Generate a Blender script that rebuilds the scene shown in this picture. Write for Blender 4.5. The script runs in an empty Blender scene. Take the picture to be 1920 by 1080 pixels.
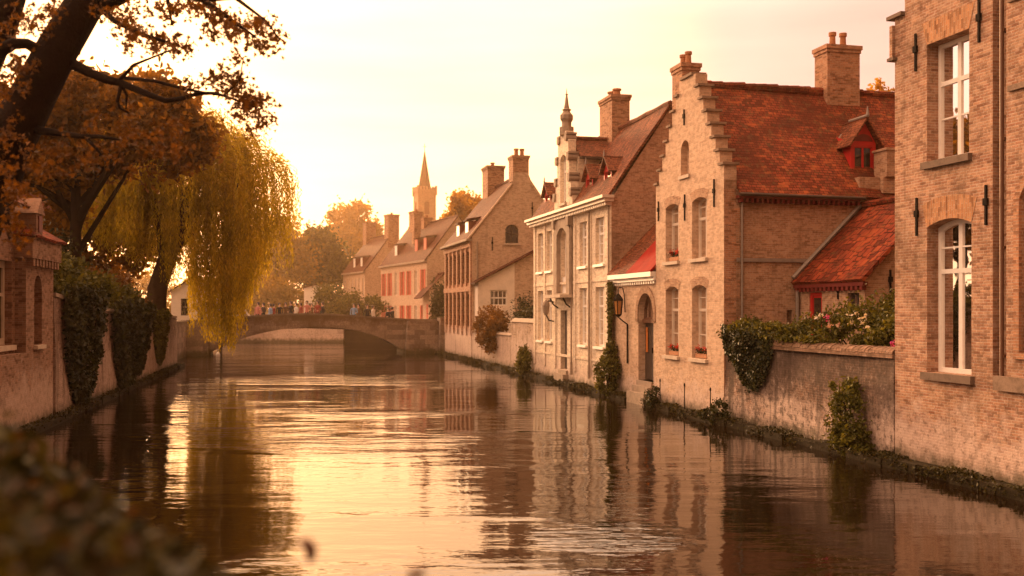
import bpy, bmesh, math, random
import numpy as np
from mathutils import Vector, Matrix
from mathutils.geometry import tessellate_polygon

random.seed(7)
RNG = np.random.default_rng(11)
SC = bpy.context.scene
COL = SC.collection
rad = math.radians

# ------------------------------------------------------------------ camera
cam_d = bpy.data.cameras.new("camera")
cam = bpy.data.objects.new("camera", cam_d)
COL.objects.link(cam)
SC.camera = cam
cam.location = (0, 0, 3.0)
cam.rotation_euler = (rad(90), 0, 0)
cam_d.sensor_width = 36.0
cam_d.lens = 36.0 * 1900 / 1920
cam_d.shift_y = 40.0 / 1920
cam_d.clip_start = 0.05
cam_d.clip_end = 6000
cam_d.dof.use_dof = True
cam_d.dof.focus_distance = 23.0
cam_d.dof.aperture_fstop = 1.5
cam_d.dof.aperture_blades = 0

# ------------------------------------------------------------------ light
SUN_AZ, SUN_EL = -24.0, 9.0          # degrees left of the view axis (+Y), above the horizon
sd = Vector((math.sin(rad(SUN_AZ)) * math.cos(rad(SUN_EL)), math.cos(rad(SUN_AZ)) * math.cos(rad(SUN_EL)), math.sin(rad(SUN_EL))))
sun_d = bpy.data.lights.new("sun", 'SUN')
sun_d.energy = 4.5
sun_d.angle = rad(8)
sun_d.color = (1.0, 0.57, 0.27)
sun = bpy.data.objects.new("sun", sun_d)
COL.objects.link(sun)
sun.rotation_euler = (-sd).to_track_quat('-Z', 'Y').to_euler()
sun.location = (-40, 60, 60)

SC.view_settings.view_transform = 'Standard'
SC.view_settings.look = 'None'
SC.view_settings.gamma = 1.0
SC.view_settings.exposure = 0.28
SC.cycles.volume_bounces = 1
SC.cycles.max_bounces = 8
SC.cycles.transparent_max_bounces = 12
SC.cycles.use_denoising = True

W = bpy.data.worlds.new("World")
SC.world = W
W.use_nodes = True
wt = W.node_tree
wt.nodes.clear()


def nd(tree, typ, **kw):
    n = tree.nodes.new(typ)
    for k, v in kw.items():
        if k.startswith('i_'):
            key = k[2:]
            key = int(key) if key.isdigit() else key
            n.inputs[key].default_value = v
        else:
            setattr(n, k, v)
    return n


def build_world():
    L = wt.links.new
    out = nd(wt, 'ShaderNodeOutputWorld')
    sky = nd(wt, 'ShaderNodeTexSky', sky_type='NISHITA', sun_disc=False)
    sky.sun_elevation = rad(SUN_EL)
    sky.sun_rotation = rad(SUN_AZ)
    sky.dust_density = 4.0
    b1 = nd(wt, 'ShaderNodeBackground')
    b1.inputs[1].default_value = 0.1
    L(sky.outputs[0], b1.inputs[0])
    tc = nd(wt, 'ShaderNodeTexCoord')
    dot = nd(wt, 'ShaderNodeVectorMath', operation='DOT_PRODUCT')
    L(tc.outputs['Generated'], dot.inputs[0])
    dot.inputs[1].default_value = sd
    sep = nd(wt, 'ShaderNodeSeparateXYZ')
    L(tc.outputs['Generated'], sep.inputs[0])
    # cream cloud veil; brightness added overhead, out of view, to lift water and facades
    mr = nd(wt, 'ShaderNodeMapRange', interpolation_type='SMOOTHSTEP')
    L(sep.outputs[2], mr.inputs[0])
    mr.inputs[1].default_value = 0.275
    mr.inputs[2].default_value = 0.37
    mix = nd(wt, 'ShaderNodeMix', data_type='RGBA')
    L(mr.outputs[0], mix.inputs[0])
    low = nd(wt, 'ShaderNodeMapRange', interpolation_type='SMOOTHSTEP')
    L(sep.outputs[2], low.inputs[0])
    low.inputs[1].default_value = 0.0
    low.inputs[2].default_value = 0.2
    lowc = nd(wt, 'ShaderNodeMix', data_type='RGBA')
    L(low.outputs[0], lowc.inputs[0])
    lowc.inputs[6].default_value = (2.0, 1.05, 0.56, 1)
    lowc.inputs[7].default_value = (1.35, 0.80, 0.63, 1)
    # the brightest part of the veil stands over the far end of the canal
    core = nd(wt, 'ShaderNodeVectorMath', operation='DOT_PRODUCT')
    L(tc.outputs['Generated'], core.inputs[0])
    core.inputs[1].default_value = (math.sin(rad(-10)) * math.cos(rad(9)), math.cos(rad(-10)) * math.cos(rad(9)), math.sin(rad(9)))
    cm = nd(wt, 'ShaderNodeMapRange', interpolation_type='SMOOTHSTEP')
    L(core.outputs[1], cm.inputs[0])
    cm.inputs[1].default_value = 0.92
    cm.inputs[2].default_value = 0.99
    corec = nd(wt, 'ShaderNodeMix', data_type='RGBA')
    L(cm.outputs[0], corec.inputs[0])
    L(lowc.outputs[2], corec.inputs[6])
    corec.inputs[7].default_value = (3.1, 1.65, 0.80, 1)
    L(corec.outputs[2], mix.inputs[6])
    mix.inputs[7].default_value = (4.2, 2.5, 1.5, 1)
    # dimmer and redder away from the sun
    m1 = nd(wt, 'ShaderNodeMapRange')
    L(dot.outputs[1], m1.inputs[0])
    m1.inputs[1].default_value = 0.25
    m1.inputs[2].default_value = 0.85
    lob = nd(wt, 'ShaderNodeVectorMath', operation='DOT_PRODUCT')   # bright lobe added to the sky on the left to light the facades
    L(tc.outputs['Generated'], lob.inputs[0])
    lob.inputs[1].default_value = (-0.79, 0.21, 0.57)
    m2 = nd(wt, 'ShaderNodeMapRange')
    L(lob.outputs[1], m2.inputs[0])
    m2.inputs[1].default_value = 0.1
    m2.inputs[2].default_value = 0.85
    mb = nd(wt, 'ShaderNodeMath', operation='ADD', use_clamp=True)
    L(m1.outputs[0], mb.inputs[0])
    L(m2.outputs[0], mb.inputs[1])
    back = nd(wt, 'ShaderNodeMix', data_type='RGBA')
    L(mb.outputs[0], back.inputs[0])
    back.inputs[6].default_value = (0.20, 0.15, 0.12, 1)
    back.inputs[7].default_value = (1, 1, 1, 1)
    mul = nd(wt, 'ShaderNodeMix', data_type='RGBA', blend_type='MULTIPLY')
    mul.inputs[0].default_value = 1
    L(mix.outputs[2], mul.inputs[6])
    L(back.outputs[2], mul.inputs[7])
    # warm glow around the hidden sun
    pw = nd(wt, 'ShaderNodeMath', operation='POWER')
    cl = nd(wt, 'ShaderNodeClamp')
    L(dot.outputs[1], cl.inputs[0])
    L(cl.outputs[0], pw.inputs[0])
    pw.inputs[1].default_value = 26
    glow = nd(wt, 'ShaderNodeMix', data_type='RGBA', blend_type='ADD')
    L(pw.outputs[0], glow.inputs[0])
    L(mul.outputs[2], glow.inputs[6])
    glow.inputs[7].default_value = (0.9, 0.34, 0.04, 1)
    # thin streaks of cloud
    mp = nd(wt, 'ShaderNodeMapping')
    mp.inputs['Scale'].default_value = (1.6, 1.6, 13)
    L(tc.outputs['Generated'], mp.inputs[0])
    no = nd(wt, 'ShaderNodeTexNoise')
    no.inputs['Scale'].default_value = 1.6
    no.inputs['Detail'].default_value = 4
    L(mp.outputs[0], no.inputs['Vector'])
    m3 = nd(wt, 'ShaderNodeMapRange')
    L(no.outputs[0], m3.inputs[0])
    m3.inputs[1].default_value = 0.3
    m3.inputs[2].default_value = 0.7
    m3.inputs[3].default_value = 0.82
    m3.inputs[4].default_value = 1.06
    vm = nd(wt, 'ShaderNodeVectorMath', operation='SCALE')
    L(glow.outputs[2], vm.inputs[0])
    L(m3.outputs[0], vm.inputs['Scale'])
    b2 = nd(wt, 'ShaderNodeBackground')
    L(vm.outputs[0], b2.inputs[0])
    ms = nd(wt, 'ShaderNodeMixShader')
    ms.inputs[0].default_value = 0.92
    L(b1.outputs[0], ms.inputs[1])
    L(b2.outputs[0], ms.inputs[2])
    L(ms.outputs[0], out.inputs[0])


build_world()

# ------------------------------------------------------------------ frames and builders
class Frame:
    """A street line: s runs along the facades away from the viewer, t runs behind them."""
    def __init__(self, ox, oy, deg):
        self.o = Vector((ox, oy, 0))
        self.a = rad(deg)
        self.sn, self.cs = math.sin(self.a), math.cos(self.a)

    def w(self, t, s, z=0.0):
        return Vector((self.o.x + t * self.cs - s * self.sn, self.o.y + t * self.sn + s * self.cs, z))


WORLD = Frame(0, 0, 0)
RF = Frame(7.52, 19.08, 14.0)       # right bank
LF = Frame(-11.8, 24.6, 11.31)      # left bank (land at negative t)
BASE = {}


def mark(o, label=None, cat=None, group=None, kind=None):
    if label:
        o['label'] = label
    if cat:
        o['category'] = cat
    if group:
        o['group'] = group
    if kind:
        o['kind'] = kind
    return o


def thing(name, label, cat, fr, base, group=None):
    o = bpy.data.objects.new(name, None)
    o.empty_display_size = 0.3
    COL.objects.link(o)
    o.location = fr.w(*base)
    o.rotation_euler = (0, 0, fr.a)
    BASE[o.name] = Vector(base)
    return mark(o, label, cat, group)


class MB:
    def __init__(self):
        self.v, self.f, self.mi = [], [], []

    def poly(self, pts, m=0):
        i = len(self.v)
        self.v += [tuple(p) for p in pts]
        self.f.append(list(range(i, i + len(pts))))
        self.mi.append(m)

    def box(self, a, b, m=0):
        x0, y0, z0 = [min(a[i], b[i]) for i in range(3)]
        x1, y1, z1 = [max(a[i], b[i]) for i in range(3)]
        i = len(self.v)
        self.v += [(x0, y0, z0), (x1, y0, z0), (x1, y1, z0), (x0, y1, z0), (x0, y0, z1), (x1, y0, z1), (x1, y1, z1), (x0, y1, z1)]
        for q in ((0, 3, 2, 1), (4, 5, 6, 7), (0, 1, 5, 4), (1, 2, 6, 5), (2, 3, 7, 6), (3, 0, 4, 7)):
            self.f.append([i + k for k in q])
            self.mi.append(m)
        return self

    def prism(self, pts, vec, m=0):
        n = len(pts)
        i = len(self.v)
        vec = Vector(vec)
        self.v += [tuple(p) for p in pts] + [tuple(Vector(p) + vec) for p in pts]
        self.f.append([i + k for k in reversed(range(n))])
        self.f.append([i + n + k for k in range(n)])
        self.mi += [m, m]
        for k in range(n):
            k2 = (k + 1) % n
            self.f.append([i + k, i + k2, i + n + k2, i + n + k])
            self.mi.append(m)
        return self

    def tube(self, pts, radii, n=8, m=0, cap=True):
        pts = [Vector(p) for p in pts]
        if not hasattr(radii, '__len__'):
            radii = [radii] * len(pts)
        i0 = len(self.v)
        prev = None
        for k, p in enumerate(pts):
            d = (pts[min(k + 1, len(pts) - 1)] - pts[max(k - 1, 0)]).normalized()
            if prev is None:
                a = d.orthogonal().normalized()
            else:
                a = (prev - d * prev.dot(d))
                a = a.normalized() if a.length > 1e-6 else d.orthogonal().normalized()
            prev = a
            b = d.cross(a)
            for j in range(n):
                th = 2 * math.pi * j / n
                self.v.append(tuple(p + (a * math.cos(th) + b * math.sin(th)) * radii[k]))
        for k in range(len(pts) - 1):
            for j in range(n):
                j2 = (j + 1) % n
                self.f.append([i0 + k * n + j, i0 + k * n + j2, i0 + (k + 1) * n + j2, i0 + (k + 1) * n + j])
                self.mi.append(m)
        if cap:
            self.f.append([i0 + j for j in reversed(range(n))])
            self.f.append([i0 + (len(pts) - 1) * n + j for j in range(n)])
            self.mi += [m, m]
        return self

    def slab(self, p00, p10, p11, p01, nu=10, nv=6, th=0.08, jit=0.012, m=0):
        """A roof slope laid as a slightly uneven grid with a thickness."""
        p00, p10, p11, p01 = map(Vector, (p00, p10, p11, p01))
        nrm = (p10 - p00).cross(p01 - p00).normalized()
        if nrm.z < 0:
            nrm = -nrm
        i0 = len(self.v)
        for lay in (0, 1):
            for j in range(nv + 1):
                for i in range(nu + 1):
                    u, w = i / nu, j / nv
                    p = p00 * (1 - u) * (1 - w) + p10 * u * (1 - w) + p11 * u * w + p01 * (1 - u) * w
                    h = math.sin(u * 7.3 + w * 2.1 + p00.x) * jit + math.sin(u * 17 + w * 9 + p00.y) * jit * 0.6 - math.sin(math.pi * u) * jit * 1.5
                    self.v.append(tuple(p + nrm * (h - lay * th)))
        S = nu + 1
        N = S * (nv + 1)
        up = (p10 - p00).cross(p01 - p00).z > 0
        for j in range(nv):
            for i in range(nu):
                a = i0 + j * S + i
                q = [a, a + 1, a + S + 1, a + S]
                self.f.append(q if up else q[::-1])
                self.mi.append(m)
                q2 = [x + N for x in q]
                self.f.append(q2[::-1] if up else q2)
                self.mi.append(m)
        ring = [i0 + i for i in range(nu)] + [i0 + j * S + nu for j in range(nv)] + [i0 + nv * S + i for i in range(nu, 0, -1)] + [i0 + j * S for j in range(nv, 0, -1)]
        for k in range(len(ring)):
            a, b = ring[k], ring[(k + 1) % len(ring)]
            self.f.append([a, b, b + N, a + N] if not up else [b, a, a + N, b + N])
            self.mi.append(m)
        return self

    def build(self, name, mats, parent=None, base=None, smooth=False, label=None):
        if parent is not None:
            base = BASE[parent.name]
        base = Vector(base) if base is not None else Vector((0, 0, 0))
        me = bpy.data.meshes.new(name)
        me.from_pydata([tuple(Vector(p) - base) for p in self.v], [], self.f)
        if not isinstance(mats, (list, tuple)):
            mats = [mats]
        for mm in mats:
            me.materials.append(mm)
        for p, k in zip(me.polygons, self.mi):
            p.material_index = k
            p.use_smooth = smooth
        uv = me.uv_layers.new(name='uv').data
        co = [Vector(p) for p in self.v]
        for p in me.polygons:
            n = p.normal
            h = Vector((-n.y, n.x, 0))
            if h.length < 0.05:
                h = Vector((1, 0, 0))
            h.normalize()
            if abs(h.y) > abs(h.x):
                if h.y < 0:
                    h = -h
            elif h.x < 0:
                h = -h
            w = n.cross(h)
            if w.z < 0:
                w = -w
            for li in p.loop_indices:
                c = co[me.loops[li].vertex_index]
                uv[li].uv = (c.dot(h), c.dot(w))
        o = bpy.data.objects.new(name, me)
        COL.objects.link(o)
        if parent is not None:
            o.parent = parent
        BASE[o.name] = base
        if label:
            o['label'] = label
        return o


def top(mb, name, label, cat, mats, fr, base, group=None, kind=None, smooth=False):
    o = mb.build(name, mats, None, base, smooth)
    o.location = fr.w(*base)
    o.rotation_euler = (0, 0, fr.a)
    return mark(o, label, cat, group, kind)


def structure(mb, name, mats, fr=WORLD, base=(0, 0, 0)):
    o = mb.build(name, mats, None, base)
    o.location = fr.w(*base)
    o.rotation_euler = (0, 0, fr.a)
    o['kind'] = 'structure'
    return o


def pieces(name, mat, parent, boxes):
    """every stone a part of its own"""
    for a, b in boxes:
        MB().box(a, b).build(name, mat, parent)


def copy_tree(o, parent=None):
    c = o.copy()
    COL.objects.link(c)
    BASE[c.name] = BASE.get(o.name, Vector((0, 0, 0)))
    if parent is not None:
        c.parent = parent
    for ch in list(o.children):
        copy_tree(ch, c)
    return c


# planes: h runs along the wall, d runs inward
def facade(t0):
    return lambda h, z, d=0.0: (t0 + d, h, z)


def side(s0):
    return lambda h, z, d=0.0: (h, s0 + d, z)


def rect(h0, h1, z0, z1, rise=0.0, n=12):
    """opening outline; rise lifts an arch out of the top edge, z1 is its crown"""
    if rise <= 0:
        return [(h0, z0), (h1, z0), (h1, z1), (h0, z1)]
    w = (h1 - h0) / 2
    pts = [(h0, z0), (h1, z0)]
    r = (w * w + rise * rise) / (2 * rise)
    cz = z1 - r
    a = math.asin(min(1, w / r))
    for k in range(n + 1):
        th = a - 2 * a * k / n
        pts.append(((h0 + h1) / 2 + r * math.sin(th), cz + r * math.cos(th)))
    return pts


def wall(mb, P, outline, holes=(), depth=0.2, m=0, out=None):
    polys = [[Vector((h, z, 0)) for h, z in outline]] + [[Vector((h, z, 0)) for h, z in ho] for ho in holes]
    flat = [p for pl in polys for p in pl]
    i0 = len(mb.v)
    mb.v += [tuple(P(p.x, p.y, 0)) for p in flat]
    a, b = Vector(P(0, 0, 0)), Vector(P(0, 0, -1))
    outv = b - a
    for tri in tessellate_polygon(polys):
        q = [i0 + k for k in tri]
        p0, p1, p2 = [Vector(mb.v[k]) for k in q]
        if (p1 - p0).cross(p2 - p0).dot(outv) < 0:
            q.reverse()
        mb.f.append(q)
        mb.mi.append(m)
    for ho in holes:
        c = (sum(p[0] for p in ho) / len(ho), sum(p[1] for p in ho) / len(ho))
        for k in range(len(ho)):
            (h0, z0), (h1, z1) = ho[k], ho[(k + 1) % len(ho)]
            pts = [P(h0, z0, 0), P(h1, z1, 0), P(h1, z1, depth), P(h0, z0, depth)]
            n = (Vector(pts[1]) - Vector(pts[0])).cross(Vector(pts[3]) - Vector(pts[0]))
            mid = Vector(P((h0 + h1) / 2, (z0 + z1) / 2, 0))
            if n.dot(Vector(P(c[0], c[1], 0)) - mid) < 0:
                pts.reverse()
            mb.poly(pts, m)


def ring(mb, P, outline, inner, d0, d1, m=0):
    """frame between two outlines of equal point count, from depth d0 to d1"""
    n = len(outline)
    for k in range(n):
        a, b = outline[k], outline[(k + 1) % n]
        c, e = inner[k], inner[(k + 1) % n]
        mb.poly([P(a[0], a[1], d0), P(b[0], b[1], d0), P(e[0], e[1], d0), P(c[0], c[1], d0)], m)
        mb.poly([P(c[0], c[1], d0), P(e[0], e[1], d0), P(e[0], e[1], d1), P(c[0], c[1], d1)], m)
        mb.poly([P(a[0], a[1], d0), P(a[0], a[1], d1), P(b[0], b[1], d1), P(b[0], b[1], d0)], m)


def pbox(mb, P, h0, h1, z0, z1, d0, d1, m=0):
    return mb.box(P(h0, z0, d0), P(h1, z1, d1), m)


def window(parent, P, h0, h1, z0, z1, rise=0.0, depth=0.2, cols=(0.5,), trans=(), bars=(), mat=None, pane=None,
           fw=0.07, sill=None, sill_mat=None, name='window', mull=0.035):
    mb = MB()
    o1 = rect(h0, h1, z0, z1, rise)
    o2 = rect(h0 + fw, h1 - fw, z0 + fw, z1 - fw, rise * 0.9 if rise else 0)
    ring(mb, P, o1, o2, depth, depth + 0.07)
    W_, H_ = h1 - h0, z1 - z0
    ztop = z1 - (rise if rise else fw)
    for c in cols:
        pbox(mb, P, h0 + W_ * c - mull, h0 + W_ * c + mull, z0 + fw, (z1 - fw * .6) if abs(c - .5) < .1 else ztop, depth + .008, depth + 0.06)
    for tr in trans:
        pbox(mb, P, h0 + fw, h1 - fw, z0 + H_ * tr - 0.04, z0 + H_ * tr + 0.04, depth + .004, depth + 0.065)
    for br in bars:
        pbox(mb, P, h0 + fw, h1 - fw, z0 + H_ * br - 0.014, z0 + H_ * br + 0.014, depth + .015, depth + 0.05)
    o = mb.build(name, mat or M['white_paint'], parent)
    g = MB()
    pts = [P(h, z, depth + 0.036) for h, z in rect(h0 + fw * .5, h1 - fw * .5, z0 + fw * .5, z1 - fw * .5, rise)]
    g.poly(pts)
    g.build('pane', pane or M['glass'], o)
    if sill:
        s = MB()
        pbox(s, P, h0 - 0.08, h1 + 0.08, z0 - sill, z0 - 0.003, -0.09, depth - 0.003)
        s.build('sill', sill_mat or M['stone'], o)
    return o


def curtain(win, P, h0, h1, z0, z1, depth, mat):
    mb = MB()
    n = 40
    for k in range(n):
        a, b = k / n, (k + 1) / n
        f = lambda u: depth + 0.02 * math.sin(u * 34) + 0.012 * math.sin(u * 71 + 1)
        mb.poly([P(h0 + (h1 - h0) * a, z0, f(a)), P(h0 + (h1 - h0) * b, z0, f(b)), P(h0 + (h1 - h0) * b, z1, f(b)), P(h0 + (h1 - h0) * a, z1, f(a))])
    mb.build('curtain', mat, win, smooth=True)


def chimney(parent, t0, t1, s0, s1, z0, z1, mat, pots=(), cap=0.09, pot_h=0.4, pot_r=0.12):
    mb = MB()
    mb.box((t0, s0, z0), (t1, s1, z1 - 0.22))
    mb.box((t0 - cap * .5, s0 - cap * .5, z1 - 0.22), (t1 + cap * .5, s1 + cap * .5, z1 - 0.12))
    mb.box((t0 - cap, s0 - cap, z1 - 0.12), (t1 + cap, s1 + cap, z1))
    o = mb.build('chimney', mat, parent)
    for (pt, ps) in pots:
        p = MB()
        p.tube([(pt, ps, z1), (pt, ps, z1 + pot_h * .75), (pt, ps, z1 + pot_h * .78), (pt, ps, z1 + pot_h)], [pot_r, pot_r * .85, pot_r * 1.15, pot_r * 1.15], 12)
        p.build('chimney_pot', M['terracotta'], o, smooth=False)
    return o


def anchor(parent, P, h, z0, z1):
    mb = MB()
    zc = (z0 + z1) / 2 + (z1 - z0) * .08
    pbox(mb, P, h - .022, h + .022, z0, zc - .06, -.035, -.004)
    pbox(mb, P, h - .022, h + .022, zc + .06, z1, -.035, -.004)
    pbox(mb, P, h - .05, h + .05, zc - .06, zc + .06, -.05, -.004)
    mb.build('wall_anchor', M['iron'], parent)


def lintel(parent, P, h0, h1, z1, rise, mat, hh=0.36, out=0.006, splay=0.14):
    mb = MB()
    n = 10
    low = rect(h0, h1, z1 - 1, z1, rise, n)[2:] if rise else [(h1 + (h0 - h1) * k / n, z1) for k in range(n + 1)]
    for k in range(n):
        a, b = low[k], low[k + 1]
        c = (h0 + h1) / 2
        f = lambda p: (c + (p[0] - c) * (1 + 2 * splay / (h1 - h0)), p[1] + hh)
        A, B = f(a), f(b)
        mb.poly([P(b[0], b[1], -out), P(a[0], a[1], -out), P(A[0], A[1], -out), P(B[0], B[1], -out)])
        mb.poly([P(A[0], A[1], -out), P(A[0], A[1], .02), P(B[0], B[1], .02), P(B[0], B[1], -out)])
    for p in (low[0], low[-1]):
        q = f(p)
        mb.poly([P(p[0], p[1], -out), P(p[0], p[1], .02), P(q[0], q[1], .02), P(q[0], q[1], -out)])
    mb.build('lintel', mat, parent)


# ------------------------------------------------------------------ materials
M = {}


def new_mat(name):
    m = bpy.data.materials.new(name)
    m.use_nodes = True
    m.node_tree.nodes.clear()
    out = nd(m.node_tree, 'ShaderNodeOutputMaterial')
    M[name] = m
    return m, m.node_tree, m.node_tree.links.new, out


def rgba(c):
    return (c[0], c[1], c[2], 1)


def noise(t, L, vec, scale, detail=4, rough=0.55):
    n = nd(t, 'ShaderNodeTexNoise')
    n.inputs['Scale'].default_value = scale
    n.inputs['Detail'].default_value = detail
    n.inputs['Roughness'].default_value = rough
    if vec is not None:
        L(vec, n.inputs['Vector'])
    return n.outputs[0]


def mapr(t, L, val, a, b, c=0.0, d=1.0, smooth=True):
    n = nd(t, 'ShaderNodeMapRange')
    if smooth:
        n.interpolation_type = 'SMOOTHSTEP'
    L(val, n.inputs[0])
    for i, x in zip((1, 2, 3, 4), (a, b, c, d)):
        n.inputs[i].default_value = x
    return n.outputs[0]


def mixc(t, L, fac, a, b, mode='MIX'):
    n = nd(t, 'ShaderNodeMix', data_type='RGBA', blend_type=mode)
    for sock, x in ((n.inputs[0], fac), (n.inputs[6], a), (n.inputs[7], b)):
        if hasattr(x, 'is_linked') or hasattr(x, 'links'):
            L(x, sock)
        elif hasattr(x, '__len__'):
            sock.default_value = rgba(x)
        else:
            sock.default_value = x
    return n.outputs[2]


def math_(t, L, op, a, b):
    n = nd(t, 'ShaderNodeMath', operation=op)
    for i, x in enumerate((a, b)):
        if hasattr(x, 'links'):
            L(x, n.inputs[i])
        else:
            n.inputs[i].default_value = x
    return n.outputs[0]


def pos_z(t, L):
    g = nd(t, 'ShaderNodeNewGeometry')
    s = nd(t, 'ShaderNodeSeparateXYZ')
    L(g.outputs['Position'], s.inputs[0])
    return g.outputs['Position'], s.outputs[2]


def half_bond(t, L, vec, bw, bh):
    """shift every other course by half a brick, as the brick pattern does"""
    s = nd(t, 'ShaderNodeSeparateXYZ')
    L(vec, s.inputs[0])
    row = math_(t, L, 'FLOOR', math_(t, L, 'DIVIDE', s.outputs[1], bh), 0)
    odd = math_(t, L, 'FLOORED_MODULO', row, 2.0)
    off = math_(t, L, 'MULTIPLY', math_(t, L, 'SUBTRACT', 1.0, odd), bw * .5)
    c = nd(t, 'ShaderNodeCombineXYZ')
    L(math_(t, L, 'ADD', math_(t, L, 'ADD', s.outputs[0], off), 1e-4), c.inputs[0])
    L(math_(t, L, 'ADD', s.outputs[1], 1e-4), c.inputs[1])
    return c.outputs[0]


def masonry(name, c1, c2, mortar, lime=0.0, lime_z=1.2, dirt=0.5, bw=0.17, bh=0.052, damp=True, dark=(0.10, 0.055, 0.03), bump=0.5, rot=False, var=0.5, plaster=0.0, msize=0.008, soot=None, patch=.25):
    m, t, L, out = new_mat(name)
    uv = nd(t, 'ShaderNodeUVMap').outputs[0]
    if rot:
        mp = nd(t, 'ShaderNodeMapping')
        mp.inputs['Rotation'].default_value = (0, 0, rad(90))
        L(uv, mp.inputs[0])
        uvb = mp.outputs[0]
    else:
        uvb = uv
    pos, z = pos_z(t, L)
    br = nd(t, 'ShaderNodeTexBrick')
    br.offset = 0.5
    L(uvb, br.inputs['Vector'])
    br.inputs['Color1'].default_value = rgba(c1)
    br.inputs['Color2'].default_value = rgba(c2)
    br.inputs['Mortar'].default_value = rgba(mortar)
    br.inputs['Scale'].default_value = 1.0
    br.inputs['Brick Width'].default_value = bw
    br.inputs['Row Height'].default_value = bh
    br.inputs['Mortar Size'].default_value = msize
    br.inputs['Mortar Smooth'].default_value = 0.4
    br.inputs['Bias'].default_value = -0.1
    # single bricks burnt darker or fired redder
    cell = nd(t, 'ShaderNodeVectorMath', operation='SNAP')
    L(half_bond(t, L, uvb, bw, bh), cell.inputs[0])
    cell.inputs[1].default_value = (bw, bh, 1)
    wn = nd(t, 'ShaderNodeTexWhiteNoise')
    L(cell.outputs[0], wn.inputs[0])
    c = mixc(t, L, mapr(t, L, wn.outputs[0], 0.60, 0.95, 0, 1.0 * var * 1.6), br.outputs[0], (c2[0] * .45, c2[1] * .4, c2[2] * .36))
    c = mixc(t, L, mapr(t, L, wn.outputs[0], 0.22, 0.0, 0, 0.7 * var * 1.6), c, (min(c1[0] * 1.25, .8), c1[1] * 1.15, c1[2] * 1.1))
    n1 = noise(t, L, pos, 0.55, 5, 0.6)
    n2 = noise(t, L, pos, 3.0, 6, 0.65)
    n3 = noise(t, L, pos, 14.0, 3, 0.6)
    c = mixc(t, L, mapr(t, L, n2, 0.35, 0.75, 0, 0.35), c, mixc(t, L, 0.5, c1, mortar))
    c = mixc(t, L, mapr(t, L, n1, 0.56 - .14 * dirt, 0.78 - .14 * dirt, 0, min(1, dirt)), c, dark)
    c = mixc(t, L, mapr(t, L, n3, 0.5, 0.72, 0, 0.75 * dirt), c, dark)
    if plaster > 0:
        np_ = math_(t, L, 'ADD', math_(t, L, 'MULTIPLY', n1, 0.6), math_(t, L, 'MULTIPLY', n2, 0.4))
        c = mixc(t, L, mapr(t, L, np_, 0.47, 0.53, 0, plaster), c, (0.50, 0.36, 0.29))
    if lime > 0:
        h = math_(t, L, 'ADD', z, math_(t, L, 'MULTIPLY', math_(t, L, 'SUBTRACT', n2, 0.5), -1.6))
        h = math_(t, L, 'ADD', h, math_(t, L, 'MULTIPLY', math_(t, L, 'SUBTRACT', n1, 0.5), -1.5))
        f = mapr(t, L, h, lime_z + 0.25, lime_z - 0.55, 0, lime)
        c = mixc(t, L, f, c, (0.56, 0.42, 0.35))
        f2 = math_(t, L, 'MULTIPLY', mapr(t, L, n3, 0.55, 0.72, 0, 0.6), mapr(t, L, z, lime_z + .8, lime_z - .3))
        c = mixc(t, L, f2, c, dark)
    if damp:
        h = math_(t, L, 'ADD', z, math_(t, L, 'MULTIPLY', math_(t, L, 'SUBTRACT', n2, 0.5), -0.7))
        c = mixc(t, L, mapr(t, L, h, 0.5, 0.12, 0, 0.85), c, (0.045, 0.04, 0.015))
    n5 = noise(t, L, pos, 6.5, 8, 0.75)
    c = mixc(t, L, mapr(t, L, n5, 0.50, 0.60, 0, patch), c, dark)
    c = mixc(t, L, mapr(t, L, n5, 0.44, 0.36, 0, patch), c, (0.56, 0.43, 0.36))
    if soot:
        h = math_(t, L, 'ADD', z, math_(t, L, 'MULTIPLY', math_(t, L, 'SUBTRACT', n2, 0.5), 1.6))
        h = math_(t, L, 'ADD', h, math_(t, L, 'MULTIPLY', math_(t, L, 'SUBTRACT', n3, 0.5), 1.1))
        c = mixc(t, L, mapr(t, L, h, soot[0], soot[1], 0, soot[2]), c, dark)
    # vertical streaks of soot
    sm = nd(t, 'ShaderNodeMapping')
    sm.inputs['Scale'].default_value = (2.2, 2.2, 0.22)
    L(pos, sm.inputs[0])
    ns = noise(t, L, sm.outputs[0], 1.4, 5, 0.6)
    c = mixc(t, L, mapr(t, L, ns, 0.58 - .12 * dirt, 0.78 - .12 * dirt, 0, dirt * 0.8), c, dark)
    p = nd(t, 'ShaderNodeBsdfPrincipled')
    L(c, p.inputs['Base Color'])
    p.inputs['Roughness'].default_value = 0.9
    p.inputs['Specular IOR Level'].default_value = 0.15
    bp = nd(t, 'ShaderNodeBump')
    bp.inputs['Strength'].default_value = bump
    bp.inputs['Distance'].default_value = 0.012
    hgt = math_(t, L, 'ADD', math_(t, L, 'MULTIPLY', br.outputs[1], -1.0), math_(t, L, 'MULTIPLY', n3, 0.9))
    L(hgt, bp.inputs['Height'])
    L(bp.outputs[0], p.inputs['Normal'])
    L(p.outputs[0], out.inputs[0])
    return m


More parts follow.
